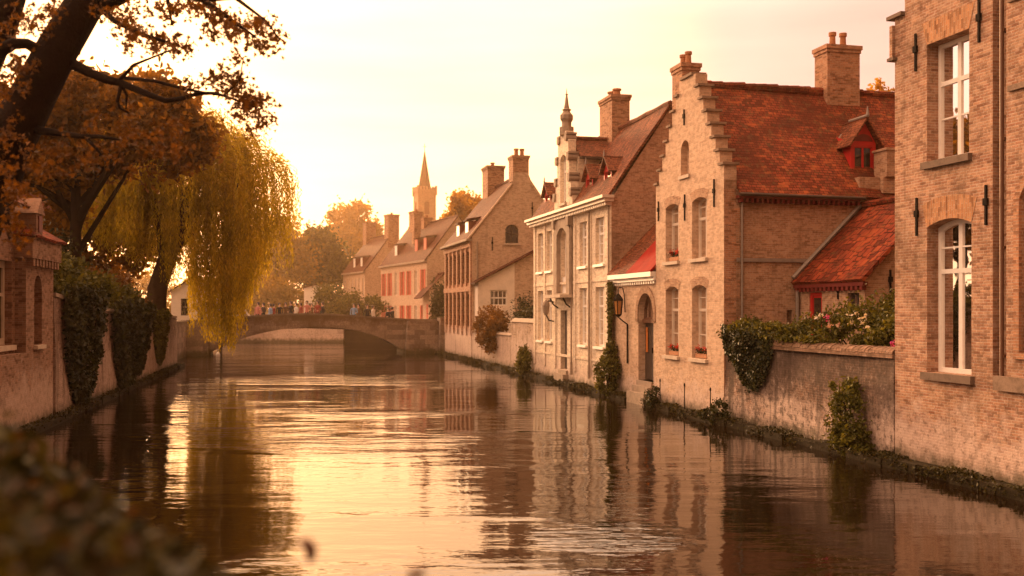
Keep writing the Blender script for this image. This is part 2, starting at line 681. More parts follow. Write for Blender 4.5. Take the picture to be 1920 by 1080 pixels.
def tiles(name, c1, c2, c3, tw=0.15, thh=0.10, dark=0.5, moss=0.0, bump=0.7):
    m, t, L, out = new_mat(name)
    uv = nd(t, 'ShaderNodeUVMap').outputs[0]
    pos, z = pos_z(t, L)
    # rows wander a little, as hand-laid tiles do
    wob = nd(t, 'ShaderNodeVectorMath', operation='ADD')
    sc = nd(t, 'ShaderNodeVectorMath', operation='SCALE')
    nv = nd(t, 'ShaderNodeTexNoise')
    nv.inputs['Scale'].default_value = 1.1
    L(pos, nv.inputs['Vector'])
    L(nv.outputs[1], sc.inputs[0])
    sc.inputs['Scale'].default_value = 0.09
    L(uv, wob.inputs[0])
    L(sc.outputs[0], wob.inputs[1])
    br = nd(t, 'ShaderNodeTexBrick')
    br.offset = 0.5
    L(wob.outputs[0], br.inputs['Vector'])
    br.inputs['Color1'].default_value = rgba(c1)
    br.inputs['Color2'].default_value = rgba(c2)
    br.inputs['Mortar'].default_value = rgba([x * .25 for x in c2])
    br.inputs['Scale'].default_value = 1.0
    br.inputs['Brick Width'].default_value = tw
    br.inputs['Row Height'].default_value = thh
    br.inputs['Mortar Size'].default_value = 0.011 if thh < .15 else 0.026
    br.inputs['Mortar Smooth'].default_value = 0.5
    cell = nd(t, 'ShaderNodeVectorMath', operation='SNAP')
    L(half_bond(t, L, wob.outputs[0], tw, thh), cell.inputs[0])
    cell.inputs[1].default_value = (tw, thh, 1)
    wn = nd(t, 'ShaderNodeTexWhiteNoise')
    L(cell.outputs[0], wn.inputs[0])
    c = mixc(t, L, mapr(t, L, wn.outputs[0], 0.75, 1.0, 0, 0.8), br.outputs[0], c3)
    c = mixc(t, L, mapr(t, L, wn.outputs[0], 0.3, 0.0, 0, 0.75), c, [x * .4 for x in c2])
    n1 = noise(t, L, pos, 0.7, 6, 0.65)
    n2 = noise(t, L, pos, 2.7, 6, 0.7)
    c = mixc(t, L, mapr(t, L, n1, 0.45, 0.62, 0, dark), c, [x * .42 for x in c2])
    c = mixc(t, L, mapr(t, L, n2, 0.5, 0.7, 0, dark * .8), c, (0.05, 0.028, 0.018))
    c = mixc(t, L, mapr(t, L, n2, 0.4, 0.28, 0, 0.45), c, c3)
    if moss > 0:
        n3 = noise(t, L, pos, 6, 5, 0.7)
        c = mixc(t, L, mapr(t, L, n3, 0.5, 0.66, 0, moss), c, (0.13, 0.11, 0.04))
    p = nd(t, 'ShaderNodeBsdfPrincipled')
    L(c, p.inputs['Base Color'])
    p.inputs['Roughness'].default_value = 0.8
    p.inputs['Specular IOR Level'].default_value = 0.1
    # each row lifts toward its lower edge
    sx = nd(t, 'ShaderNodeSeparateXYZ')
    L(wob.outputs[0], sx.inputs[0])
    fr = math_(t, L, 'FRACT', math_(t, L, 'DIVIDE', sx.outputs[1], thh), 0)
    hgt = math_(t, L, 'ADD', math_(t, L, 'MULTIPLY', fr, -1.0), math_(t, L, 'MULTIPLY', br.outputs[1], -0.5))
    hgt = math_(t, L, 'ADD', hgt, math_(t, L, 'MULTIPLY', wn.outputs[0], 0.5))
    bp = nd(t, 'ShaderNodeBump')
    bp.inputs['Strength'].default_value = bump
    bp.inputs['Distance'].default_value = 0.03
    L(hgt, bp.inputs['Height'])
    L(bp.outputs[0], p.inputs['Normal'])
    L(p.outputs[0], out.inputs[0])
    return m


def plain(name, c, rough=0.7, var=0.25, scale=5.0, dark=None, metallic=0.0, bump=0.15):
    m, t, L, out = new_mat(name)
    pos, z = pos_z(t, L)
    n1 = noise(t, L, pos, scale, 6, 0.65)
    n2 = noise(t, L, pos, scale * 6, 3, 0.6)
    d = dark or [x * .45 for x in c]
    col = mixc(t, L, mapr(t, L, n1, 0.42, 0.75, 0, var * 1.6), c, d)
    col = mixc(t, L, mapr(t, L, n2, 0.5, 0.8, 0, var), col, d)
    p = nd(t, 'ShaderNodeBsdfPrincipled')
    L(col, p.inputs['Base Color'])
    p.inputs['Roughness'].default_value = rough
    p.inputs['Specular IOR Level'].default_value = 0.12 if rough > .75 else 0.4
    p.inputs['Metallic'].default_value = metallic
    bp = nd(t, 'ShaderNodeBump')
    bp.inputs['Strength'].default_value = bump
    bp.inputs['Distance'].default_value = 0.02
    L(n2, bp.inputs['Height'])
    L(bp.outputs[0], p.inputs['Normal'])
    L(p.outputs[0], out.inputs[0])
    return m


def leafy(name, cols, trans=0.5, patch=0.35, rough=0.55, pscale=0.9):
    """leaves: every leaf has its own tint, clumps differ, light passes through"""
    m, t, L, out = new_mat(name)
    g = nd(t, 'ShaderNodeNewGeometry')
    ramp = nd(t, 'ShaderNodeValToRGB')
    cr = ramp.color_ramp
    while len(cr.elements) < len(cols):
        cr.elements.new(0.5)
    for k, c in enumerate(cols):
        cr.elements[k].position = k / (len(cols) - 1)
        cr.elements[k].color = rgba(c)
    n1 = noise(t, L, g.outputs['Position'], pscale, 3, 0.6)
    f = math_(t, L, 'ADD', math_(t, L, 'MULTIPLY', g.outputs['Random Per Island'], 1 - patch), math_(t, L, 'MULTIPLY', mapr(t, L, n1, 0.3, 0.7), patch))
    L(f, ramp.inputs[0])
    p = nd(t, 'ShaderNodeBsdfPrincipled')
    L(ramp.outputs[0], p.inputs['Base Color'])
    p.inputs['Roughness'].default_value = rough
    p.inputs['Specular IOR Level'].default_value = 0.18
    tr = nd(t, 'ShaderNodeBsdfTranslucent')
    tint = mixc(t, L, 1.0, ramp.outputs[0], (1.5, 1.25, 0.6), 'MULTIPLY')
    L(tint, tr.inputs[0])
    ms = nd(t, 'ShaderNodeMixShader')
    ms.inputs[0].default_value = trans
    L(p.outputs[0], ms.inputs[1])
    L(tr.outputs[0], ms.inputs[2])
    L(ms.outputs[0], out.inputs[0])
    return m


def glass(name, tint=(0.55, 0.5, 0.45), opaque=None):
    m, t, L, out = new_mat(name)
    pos, z = pos_z(t, L)
    gl = nd(t, 'ShaderNodeBsdfGlossy')
    gl.inputs['Roughness'].default_value = 0.015
    gl.inputs[0].default_value = (0.9, 0.9, 0.9, 1)
    bp = nd(t, 'ShaderNodeBump')
    bp.inputs['Strength'].default_value = 0.12
    bp.inputs['Distance'].default_value = 0.01
    L(noise(t, L, pos, 2.5, 1), bp.inputs['Height'])
    L(bp.outputs[0], gl.inputs['Normal'])
    if opaque:
        b = nd(t, 'ShaderNodeBsdfDiffuse')
        b.inputs[0].default_value = rgba(opaque)
    else:
        b = nd(t, 'ShaderNodeBsdfTransparent')
        b.inputs[0].default_value = rgba(tint)
    fr = nd(t, 'ShaderNodeFresnel')
    fr.inputs[0].default_value = 1.6
    ms = nd(t, 'ShaderNodeMixShader')
    L(math_(t, L, 'ADD', fr.outputs[0], 0.06), ms.inputs[0])
    L(b.outputs[0], ms.inputs[1])
    L(gl.outputs[0], ms.inputs[2])
    L(ms.outputs[0], out.inputs[0])
    return m


def water_mat():
    m, t, L, out = new_mat('canal_water')
    pos, z = pos_z(t, L)
    p = nd(t, 'ShaderNodeBsdfPrincipled')
    p.inputs['Base Color'].default_value = (0.010, 0.005, 0.002, 1)
    p.inputs['Roughness'].default_value = 0.025
    p.inputs['IOR'].default_value = 1.4
    mp = nd(t, 'ShaderNodeMapping')
    mp.inputs['Rotation'].default_value = (0, 0, rad(-6))
    mp.inputs['Scale'].default_value = (0.55, 1.5, 1)
    L(pos, mp.inputs[0])
    big = noise(t, L, mp.outputs[0], 0.75, 2, 0.5)
    mid = noise(t, L, mp.outputs[0], 2.4, 3, 0.55)
    fine = noise(t, L, mp.outputs[0], 9.0, 2, 0.5)
    # breeze: patches of rougher and of calmer water
    mq = nd(t, 'ShaderNodeMapping')
    mq.inputs['Scale'].default_value = (0.07, 0.16, 1)
    L(pos, mq.inputs[0])
    gust = mapr(t, L, noise(t, L, mq.outputs[0], 1.0, 4, 0.55), 0.45, 0.62, 0.3, 1.0)
    # sheltered and calm under the right bank, livelier in midstream
    lee = nd(t, 'ShaderNodeVectorMath', operation='DOT_PRODUCT')
    L(pos, lee.inputs[0])
    lee.inputs[1].default_value = (RF.cs, RF.sn, 0)
    tt = math_(t, L, 'SUBTRACT', lee.outputs[1], RF.o.x * RF.cs + RF.o.y * RF.sn)
    gust = math_(t, L, 'MULTIPLY', gust, mapr(t, L, tt, -1.0, -6.5, 0.5, 0.95))
    # an eddy of lifted water, off the right bank
    vs = nd(t, 'ShaderNodeVectorMath', operation='SUBTRACT')
    L(pos, vs.inputs[0])
    vs.inputs[1].default_value = (1.35, 13.4, 0)
    vm = nd(t, 'ShaderNodeVectorMath', operation='MULTIPLY')
    L(vs.outputs[0], vm.inputs[0])
    vm.inputs[1].default_value = (1.0, 1.0, 0)
    ln = nd(t, 'ShaderNodeVectorMath', operation='LENGTH')
    L(vm.outputs[0], ln.inputs[0])
    rr = math_(t, L, 'ADD', ln.outputs[1], math_(t, L, 'MULTIPLY', math_(t, L, 'SUBTRACT', mid, 0.5), 0.9))
    eddy = mapr(t, L, rr, 1.2, 0.3, 0, 1)
    h = math_(t, L, 'ADD', math_(t, L, 'MULTIPLY', big, 0.045), math_(t, L, 'MULTIPLY', mid, 0.022))
    h = math_(t, L, 'MULTIPLY', math_(t, L, 'ADD', h, math_(t, L, 'MULTIPLY', fine, 0.003)), gust)
    h = math_(t, L, 'ADD', h, math_(t, L, 'MULTIPLY', eddy, math_(t, L, 'MULTIPLY', noise(t, L, mp.outputs[0], 3.4, 2, 0.5), 0.11)))
    bp = nd(t, 'ShaderNodeBump')
    bp.inputs['Strength'].default_value = 1.0
    bp.inputs['Distance'].default_value = 1.0
    L(h, bp.inputs['Height'])
    L(bp.outputs[0], p.inputs['Normal'])
    gl = nd(t, 'ShaderNodeBsdfGlossy')
    gl.inputs[0].default_value = (1, 1, 1, 1)
    gl.inputs['Roughness'].default_value = 0.03
    L(bp.outputs[0], gl.inputs['Normal'])
    ms = nd(t, 'ShaderNodeMixShader')
    ms.inputs[0].default_value = 0.03
    L(p.outputs[0], ms.inputs[1])
    L(gl.outputs[0], ms.inputs[2])
    L(ms.outputs[0], out.inputs[0])
    return m


def make_materials():
    masonry('tan_brick', (0.43, 0.25, 0.155), (0.29, 0.12, 0.07), (0.46, 0.34, 0.26), lime=0.75, lime_z=1.05, dirt=0.5, bw=0.17, bh=0.052, var=.38, patch=.35)
    masonry('arch_brick', (0.44, 0.22, 0.105), (0.36, 0.155, 0.07), (0.40, 0.28, 0.19), dirt=0.1, damp=False, rot=True)
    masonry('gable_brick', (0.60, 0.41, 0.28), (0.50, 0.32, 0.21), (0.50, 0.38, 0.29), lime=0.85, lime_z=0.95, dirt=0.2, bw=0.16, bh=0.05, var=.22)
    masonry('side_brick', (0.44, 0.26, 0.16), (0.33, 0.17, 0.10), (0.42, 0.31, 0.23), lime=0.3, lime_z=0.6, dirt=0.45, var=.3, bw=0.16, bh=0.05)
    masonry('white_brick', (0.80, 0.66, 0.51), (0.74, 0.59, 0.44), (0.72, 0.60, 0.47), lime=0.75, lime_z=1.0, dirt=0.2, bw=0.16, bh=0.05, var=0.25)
    masonry('red_brick', (0.42, 0.20, 0.12), (0.36, 0.16, 0.09), (0.42, 0.28, 0.2), lime=0.9, lime_z=1.9, dirt=0.2, bw=0.16, bh=0.05)
    masonry('far_brick', (0.60, 0.42, 0.29), (0.52, 0.34, 0.23), (0.52, 0.40, 0.31), var=.25, lime=0.5, lime_z=1.0, dirt=0.25)
    masonry('old_wall', (0.25, 0.14, 0.09), (0.17, 0.09, 0.06), (0.34, 0.25, 0.2), lime=0.8, lime_z=0.85, dirt=0.95, plaster=0.25, patch=.75, soot=(.8, 1.7, .65), dark=(.062, .042, .032), bw=0.18, bh=0.055, bump=0.9)
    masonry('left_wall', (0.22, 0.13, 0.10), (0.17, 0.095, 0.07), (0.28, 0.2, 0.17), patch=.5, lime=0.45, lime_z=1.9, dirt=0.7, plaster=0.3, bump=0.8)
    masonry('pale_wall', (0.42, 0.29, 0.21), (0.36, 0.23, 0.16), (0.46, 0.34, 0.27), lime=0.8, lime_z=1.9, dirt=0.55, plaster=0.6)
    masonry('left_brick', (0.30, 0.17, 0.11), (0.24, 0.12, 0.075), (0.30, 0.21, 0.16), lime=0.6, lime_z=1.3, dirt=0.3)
    masonry('chimney_brick', (0.44, 0.22, 0.12), (0.36, 0.16, 0.09), (0.40, 0.29, 0.21), dirt=0.35, damp=False)
    masonry('coping_brick', (0.26, 0.15, 0.10), (0.18, 0.10, 0.065), (0.2, 0.14, 0.1), dirt=0.8, damp=False)
    masonry('bridge_stone', (0.30, 0.225, 0.185), (0.23, 0.17, 0.14), (0.15, 0.11, 0.085), soot=(1.7, 2.5, .8), dirt=0.6, bw=0.7, bh=0.32, msize=0.008, var=.4)
    masonry('quay_stone', (0.62, 0.46, 0.38), (0.55, 0.40, 0.33), (0.42, 0.31, 0.25), dirt=0.4, bw=0.9, bh=0.4, msize=.012, lime=.5, lime_z=1.4)
    tiles('tile_gable', (0.24, 0.052, 0.022), (0.16, 0.034, 0.016), (0.36, 0.09, 0.027), dark=0.7, moss=.3)
    tiles('tile_pan', (0.25, 0.045, 0.019), (0.17, 0.030, 0.014), (0.31, 0.066, 0.022), tw=0.24, thh=0.24, moss=.2, dark=0.6, bump=1.0)
    tiles('tile_brown', (0.20, 0.062, 0.030), (0.14, 0.042, 0.021), (0.25, 0.085, 0.038), dark=0.5)
    tiles('tile_far', (0.125, 0.040, 0.022), (0.095, 0.029, 0.016), (0.16, 0.052, 0.028), dark=0.3)
    plain('red_sheet', (0.25, 0.014, 0.008), 0.85, 0.3, 3)
    plain('white_paint', (0.80, 0.74, 0.67), 0.5, 0.12, 8)
    plain('cream_paint', (0.62, 0.52, 0.42), 0.6, 0.15, 4)
    plain('plaster', (0.80, 0.68, 0.57), 0.85, 0.2, 2)
    plain('stone', (0.34, 0.26, 0.20), 0.85, 0.35, 4, dark=(0.1, 0.07, 0.05))
    plain('dark_stone', (0.17, 0.12, 0.09), 0.85, 0.35, 4, dark=(0.06, 0.04, 0.03))
    plain('pale_stone', (0.52, 0.42, 0.33), 0.8, 0.25, 3, dark=(0.2, 0.14, 0.1))
    plain('coping_stone', (0.26, 0.18, 0.13), 0.9, 0.45, 5, dark=(0.08, 0.055, 0.035))
    plain('red_paint', (0.42, 0.013, 0.010), 0.6, 0.2, 6)
    plain('dark_red', (0.14, 0.015, 0.010), 0.6, 0.25, 6)
    plain('orange_red', (0.50, 0.09, 0.05), 0.6, 0.15, 4)
    plain('iron', (0.010, 0.007, 0.006), 0.95, 0.2, 12)
    plain('lead', (0.23, 0.19, 0.165), 0.55, 0.3, 6)
    plain('dark_wood', (0.055, 0.035, 0.025), 0.55, 0.3, 9)
    plain('slate_wood', (0.085, 0.068, 0.062), 0.5, 0.25, 9)
    plain('brown_wood', (0.12, 0.05, 0.025), 0.55, 0.3, 9)
    plain('terracotta', (0.38, 0.17, 0.085), 0.8, 0.3, 8)
    plain('orange_cloth', (0.42, 0.13, 0.03), 0.8, 0.1, 6)
    plain('bark', (0.020, 0.011, 0.007), 0.95, 0.5, 5, bump=0.9)
    plain('willow_bark', (0.075, 0.045, 0.026), 0.95, 0.5, 4, bump=0.9)
    plain('blackish_stone', (0.045, 0.03, 0.02), 0.9, 0.4, 2)  # near-black brown for the darker stretch of the far quay
    plain('earth', (0.10, 0.07, 0.04), 0.95, 0.4, 0.8)
    plain('lawn', (0.08, 0.075, 0.025), 0.95, 0.4, 0.8)
    plain('paving', (0.26, 0.2, 0.16), 0.9, 0.3, 1.2)
    plain('moss_stone', (0.026, 0.019, 0.009), 0.95, 0.5, 3, dark=(0.014, 0.011, 0.005), bump=0.8)
    plain('skin', (0.55, 0.33, 0.24), 0.6, 0.05)
    plain('hair', (0.04, 0.022, 0.014), 0.6, 0.2, 20)
    plain('trousers', (0.03, 0.03, 0.045), 0.8, 0.1)
    for n, c in (('shirt_blue', (0.18, 0.30, 0.50)), ('shirt_dark', (0.02, 0.02, 0.028)), ('shirt_red', (0.24, 0.035, 0.035)), ('shirt_white', (0.65, 0.6, 0.56)), ('shirt_brown', (0.12, 0.07, 0.04)), ('shirt_pink', (0.5, 0.2, 0.18))):
        plain(n, c, 0.8, 0.1, 10)
    plain('van_white', (0.72, 0.68, 0.64), 0.3, 0.05)
    plain('tyre', (0.015, 0.014, 0.013), 0.8, 0.1)
    plain('curtain', (0.78, 0.70, 0.63), 0.9, 0.08, 6)
    plain('room_dark', (0.03, 0.02, 0.015), 0.9, 0.1)
    glass('glass', (0.95, 0.92, 0.88))
    glass('glass_dark', opaque=(0.02, 0.015, 0.012))
    glass('glass_pale', opaque=(0.58, 0.50, 0.42))
    plain('amber_glass', (0.45, 0.20, 0.06), 0.25, 0.1)
    leafy('leaf_ivy', [(0.008, 0.010, 0.003), (0.022, 0.024, 0.006), (0.060, 0.058, 0.012)], 0.25, 0.3)
    leafy('leaf_moss', [(0.012, 0.011, 0.003), (0.04, 0.034, 0.009), (0.08, 0.062, 0.016)], 0.2, 0.4)
    leafy('leaf_bush', [(0.024, 0.025, 0.005), (0.07, 0.068, 0.011), (0.16, 0.145, 0.022)], 0.35, 0.3)
    leafy('leaf_rust', [(0.08, 0.040, 0.010), (0.14, 0.065, 0.015), (0.2, 0.10, 0.02)], 0.35, 0.3)
    leafy('leaf_willow', [(0.16, 0.13, 0.013), (0.38, 0.30, 0.025), (0.62, 0.48, 0.04)], 0.66, 0.5, pscale=0.7)
    leafy('leaf_autumn', [(0.06, 0.03, 0.006), (0.17, 0.085, 0.012), (0.42, 0.20, 0.02)], 0.55, 0.5)
    leafy('leaf_maple', [(0.05, 0.022, 0.005), (0.11, 0.046, 0.008), (0.22, 0.09, 0.012)], 0.5, 0.25)
    leafy('leaf_gold', [(0.26, 0.14, 0.018), (0.36, 0.20, 0.022), (0.46, 0.26, 0.03)], 0.65, 0.4, pscale=.4)
    leafy('leaf_far', [(0.12, 0.085, 0.014), (0.20, 0.13, 0.02), (0.32, 0.19, 0.025)], 0.6, 0.5, pscale=.3)
    leafy('leaf_fore', [(0.004, 0.003, 0.001), (0.012, 0.012, 0.003), (0.03, 0.026, 0.006), (0.07, 0.058, 0.012), (0.02, 0.012, 0.003), (0.15, 0.07, 0.025)], 0.3, 0.1)
    leafy('petal_white', [(0.6, 0.5, 0.45), (0.7, 0.6, 0.5)], 0.3)
    leafy('petal_pink', [(0.5, 0.04, 0.22), (0.6, 0.08, 0.28)], 0.3)
    leafy('petal_red', [(0.42, 0.02, 0.015), (0.5, 0.05, 0.03)], 0.3)
    leafy('petal_blush', [(0.5, 0.27, 0.2), (0.55, 0.32, 0.24)], 0.3)
    water_mat()


make_materials()
#@@PART2
# ------------------------------------------------------------------ setting
def setting():
    b = MB()
    b.box((-500, -80, -0.6), (500, 93, -0.5))
    structure(b, 'canal_bed', M['earth'])
    b = MB()
    b.poly([(-500, -80, 0), (500, -80, 0), (500, 93, 0), (-500, 93, 0)])
    structure(b, 'water', M['canal_water'])
    b = MB()
    b.box((0.33, -70, -0.5), (320, 74, 1.62))
    structure(b, 'ground_right', M['lawn'], RF)
    b = MB()
    b.box((-300, -8.6, -0.5), (-1.3, 42, 1.9))
    structure(b, 'ground_left', M['lawn'], LF)
    b = MB()
    b.box((-1500, 93, -0.5), (1500, 3000, 1.55))
    structure(b, 'ground_far', M['paving'])
    b = MB()
    pts = [(-60, -30), (3, -30), (2.2, 0.2), (-0.5, 2.2), (-1.5, 4.5), (-5, 9.5), (-10, 13.5), (-60, 13.5)]
    b.prism([(x, y, -0.5) for x, y in pts], (0, 0, 1.95))
    structure(b, 'near_bank', M['earth'])
    # the mossy footing that runs along the right quay
    b = MB()
    rr = random.Random(3)
    s = -9.0
    while s < 51.5:
        l = rr.uniform(.7, 1.4)
        w = 0.34 + rr.uniform(-.04, .05)
        h = 0.15 + rr.uniform(-.04, .04)
        b.box((-w, s, -.45), (-.012, s + l - .015, h))
        s += l
    structure(b, 'quay_footing_right', M['moss_stone'], RF)
    b = MB()
    s = -4
    while s < 28.2:
        l = rr.uniform(.7, 1.4)
        w = 0.3 + rr.uniform(-.04, .05)
        b.box((.012, s, -.45), (w, s + l - .015, .17 + rr.uniform(-.03, .04)))
        s += l
    structure(b, 'quay_footing_left', M['moss_stone'], LF)


setting()
RP = facade(0.0)


def gable_roof(parent, t0, t1, s0, s1, ze0, ze1, sr, zr, mat, over=0.0, name='roof', axis='t', nu=14):
    """roof whose ridge runs along t (axis 't') at s=sr or along s (axis 's') at t=sr"""
    mb = MB()
    if axis == 't':
        mb.slab((t0, s0, ze0), (t1, s0, ze0), (t1, sr, zr), (t0, sr, zr), nu, 8)
        mb.slab((t0, s1, ze1), (t1, s1, ze1), (t1, sr, zr), (t0, sr, zr), nu, 8)
        rp = [(t0 + (t1 - t0) * k / 20, sr, zr + .015 * math.sin(k * 1.9)) for k in range(21)]
    else:
        mb.slab((t0, s0, ze0), (t0, s1, ze0), (sr, s1, zr), (sr, s0, zr), nu, 8)
        mb.slab((t1, s0, ze1), (t1, s1, ze1), (sr, s1, zr), (sr, s0, zr), nu, 8)
        rp = [(sr, s0 + (s1 - s0) * k / 20, zr + .015 * math.sin(k * 1.9)) for k in range(21)]
    mb.tube(rp, 0.1, 8)
    return mb.build(name, mat, parent)


# ------------------------------------------------------------------ brick house close by on the right
def near_house():
    h = thing('brick_house', 'tall tan brick house closest on the right bank with white sash windows and iron ties', 'house', RF, (0, -3.4, 0))
    mb = MB()
    out = [(-2.18, -.55), (.51, -.55), (.51, 8.6), (.2, 8.6), (.2, 9.5), (-.3, 9.5), (-.3, 10.4), (-.8, 10.4), (-.8, 11.3), (-1.3, 11.3), (-1.3, 12.2), (-1.8, 12.2), (-1.8, 13.1), (-2.18, 13.1)]
    w1 = rect(-1.60, -.46, 5.70, 7.86)
    w2 = rect(-1.66, -.46, 1.85, 4.62, .12)
    wall(mb, RP, out, [w1, w2], .24)
    # recessed chase with the pipe, then the next bay
    mb.poly([(0, -2.18, -.55), (0, -2.18, 13.1), (.14, -2.18, 13.1), (.14, -2.18, -.55)])
    mb.poly([(.14, -2.18, 1.75), (.14, -2.18, 13.1), (.14, -2.52, 13.1), (.14, -2.52, 1.75)])
    mb.poly([(-.02, -2.52, -.55), (-.02, -2.52, 13.1), (.14, -2.52, 13.1), (.14, -2.52, -.55)])
    mb.box((-.01, -2.52, -.55), (.14, -2.18, 1.75))
    niche = rect(-4.0, -2.86, 2.3, 5.15, .85)
    out2 = [(-7.3, -.55), (-2.52, -.55), (-2.52, 13.1), (-3.0, 13.1), (-3.0, 14), (-3.9, 14), (-3.9, 13.1), (-5, 13.1), (-5, 11.3), (-6, 11.3), (-6, 9.5), (-7.3, 8.6)]
    P2 = facade(-.02)
    wall(mb, P2, out2, [niche], .16)
    mb.poly([(.14, hh, zz) for hh, zz in niche])
    mb.poly([(0, .51, -.55), (9, .51, -.55), (9, .51, 8.6), (0, .51, 8.6)])
    mb.poly([(0, -7.3, -.55), (9, -7.3, -.55), (9, -7.3, 8.6), (0, -7.3, 8.6)])
    mb.poly([(9, -7.3, -.55), (9, .51, -.55), (9, .51, 8.6), (9, -3.4, 13), (9, -7.3, 8.6)])
    mb.poly([(.5, .2, 8.6), (.5, -.3, 9.5), (.5, -2, 13), (.5, -5, 13), (.5, -6, 9.5), (.5, -7.3, 8.6)])
    # corbelled shoulder at the gable foot
    mb.box((-.06, .51, 7.86), (.5, .60, 8.48))
    mb.build('wall', M['tan_brick'], h)
    gable_roof(h, .3, 9.2, .6, -7.4, 8.5, 8.5, -3.4, 13.0, M['tile_gable'])
    pieces('coping', M['dark_stone'], h, [((-.09, a, z), (.42, b, z + .07)) for a, b, z in ((.2, .66, 8.6), (-.3, .24, 9.5), (-.8, -.26, 10.4), (-1.3, -.76, 11.3))]
           + [((-.09, .44, 7.80), (.5, .64, 7.86))])
    P = RP
    a = window(h, P, -1.60, -.46, 5.70, 7.86, 0, .24, (.5,), (.66,), (.36,), sill=.13, sill_mat=M['dark_stone'], fw=.075, mull=.045)
    b = window(h, P, -1.66, -.46, 1.85, 4.62, .12, .24, (.5,), (.665,), (.82,), sill=.14, sill_mat=M['dark_stone'], fw=.085, mull=.05)
    curtain(b, P, -1.6, -.52, 1.9, 4.5, .345, M['curtain'])
    curtain(a, P, -1.56, -1.28, 5.75, 7.8, .38, M['curtain'])
    curtain(a, P, -.78, -.5, 5.75, 7.8, .38, M['curtain'])
    lintel(h, P, -1.60, -.46, 7.86, 0, M['arch_brick'], .42)
    lintel(h, P, -1.66, -.46, 4.62, .12, M['arch_brick'], .42)
    for s, z0, z1 in ((-.15, 7.45, 8.15), (-1.87, 7.55, 8.28), (-.18, 4.37, 5.08), (-2.04, 4.42, 5.1)):
        anchor(h, P, s, z0, z1)
    p = MB()
    p.tube([(.03, -2.36, .9), (.03, -2.36, 12)], .035, 8)
    for z in (2.2, 4.0, 5.8, 7.6):
        p.box((.03, -2.41, z), (.14, -2.31, z + .05))
    p.build('downpipe', M['brown_wood'], h)
    pieces('string_course', M['coping_stone'], h, [((-.07, -7.2, z), (-.021, -2.6, z + .09)) for z in (6.55, 8.0)] + [((-.10, -7.2, 1.66), (-.021, -2.3, 1.9))])
    r = MB()
    ring(r, P2, rect(-4.12, -2.74, 2.2, 5.3, .95), rect(-4.0, -2.86, 2.3, 5.15, .85), -.05, .0)
    r.build('niche_surround', M['chimney_brick'], h)


near_house()


def garden_wall():
    g = thing('garden_wall', 'weathered brick garden wall with whitewash stains beside the tall tan house', 'wall', RF, (.17, 4.2, 0))
    mb = MB()
    mb.slab((-.03, .52, -.5), (-.03, 7.84, -.5), (0.02, 7.84, 2.1), (0.02, .52, 2.1), 24, 12, .3, .02)
    mb.build('wall', M['old_wall'], g)
    c = MB()
    s = .525
    rr = random.Random(5)
    while s < 7.8:
        z = 2.13 + rr.uniform(-.012, .012)
        n = 7
        prof = [(.15 + .21 * math.cos(math.pi * k / n), s, z + .13 * math.sin(math.pi * k / n)) for k in range(n + 1)]
        c.prism(prof, (0, .105, 0))
        s += .115
    c.box((-.05, .53, 2.05), (.35, 7.83, 2.13))
    c.build('coping', M['coping_brick'], g)


garden_wall()


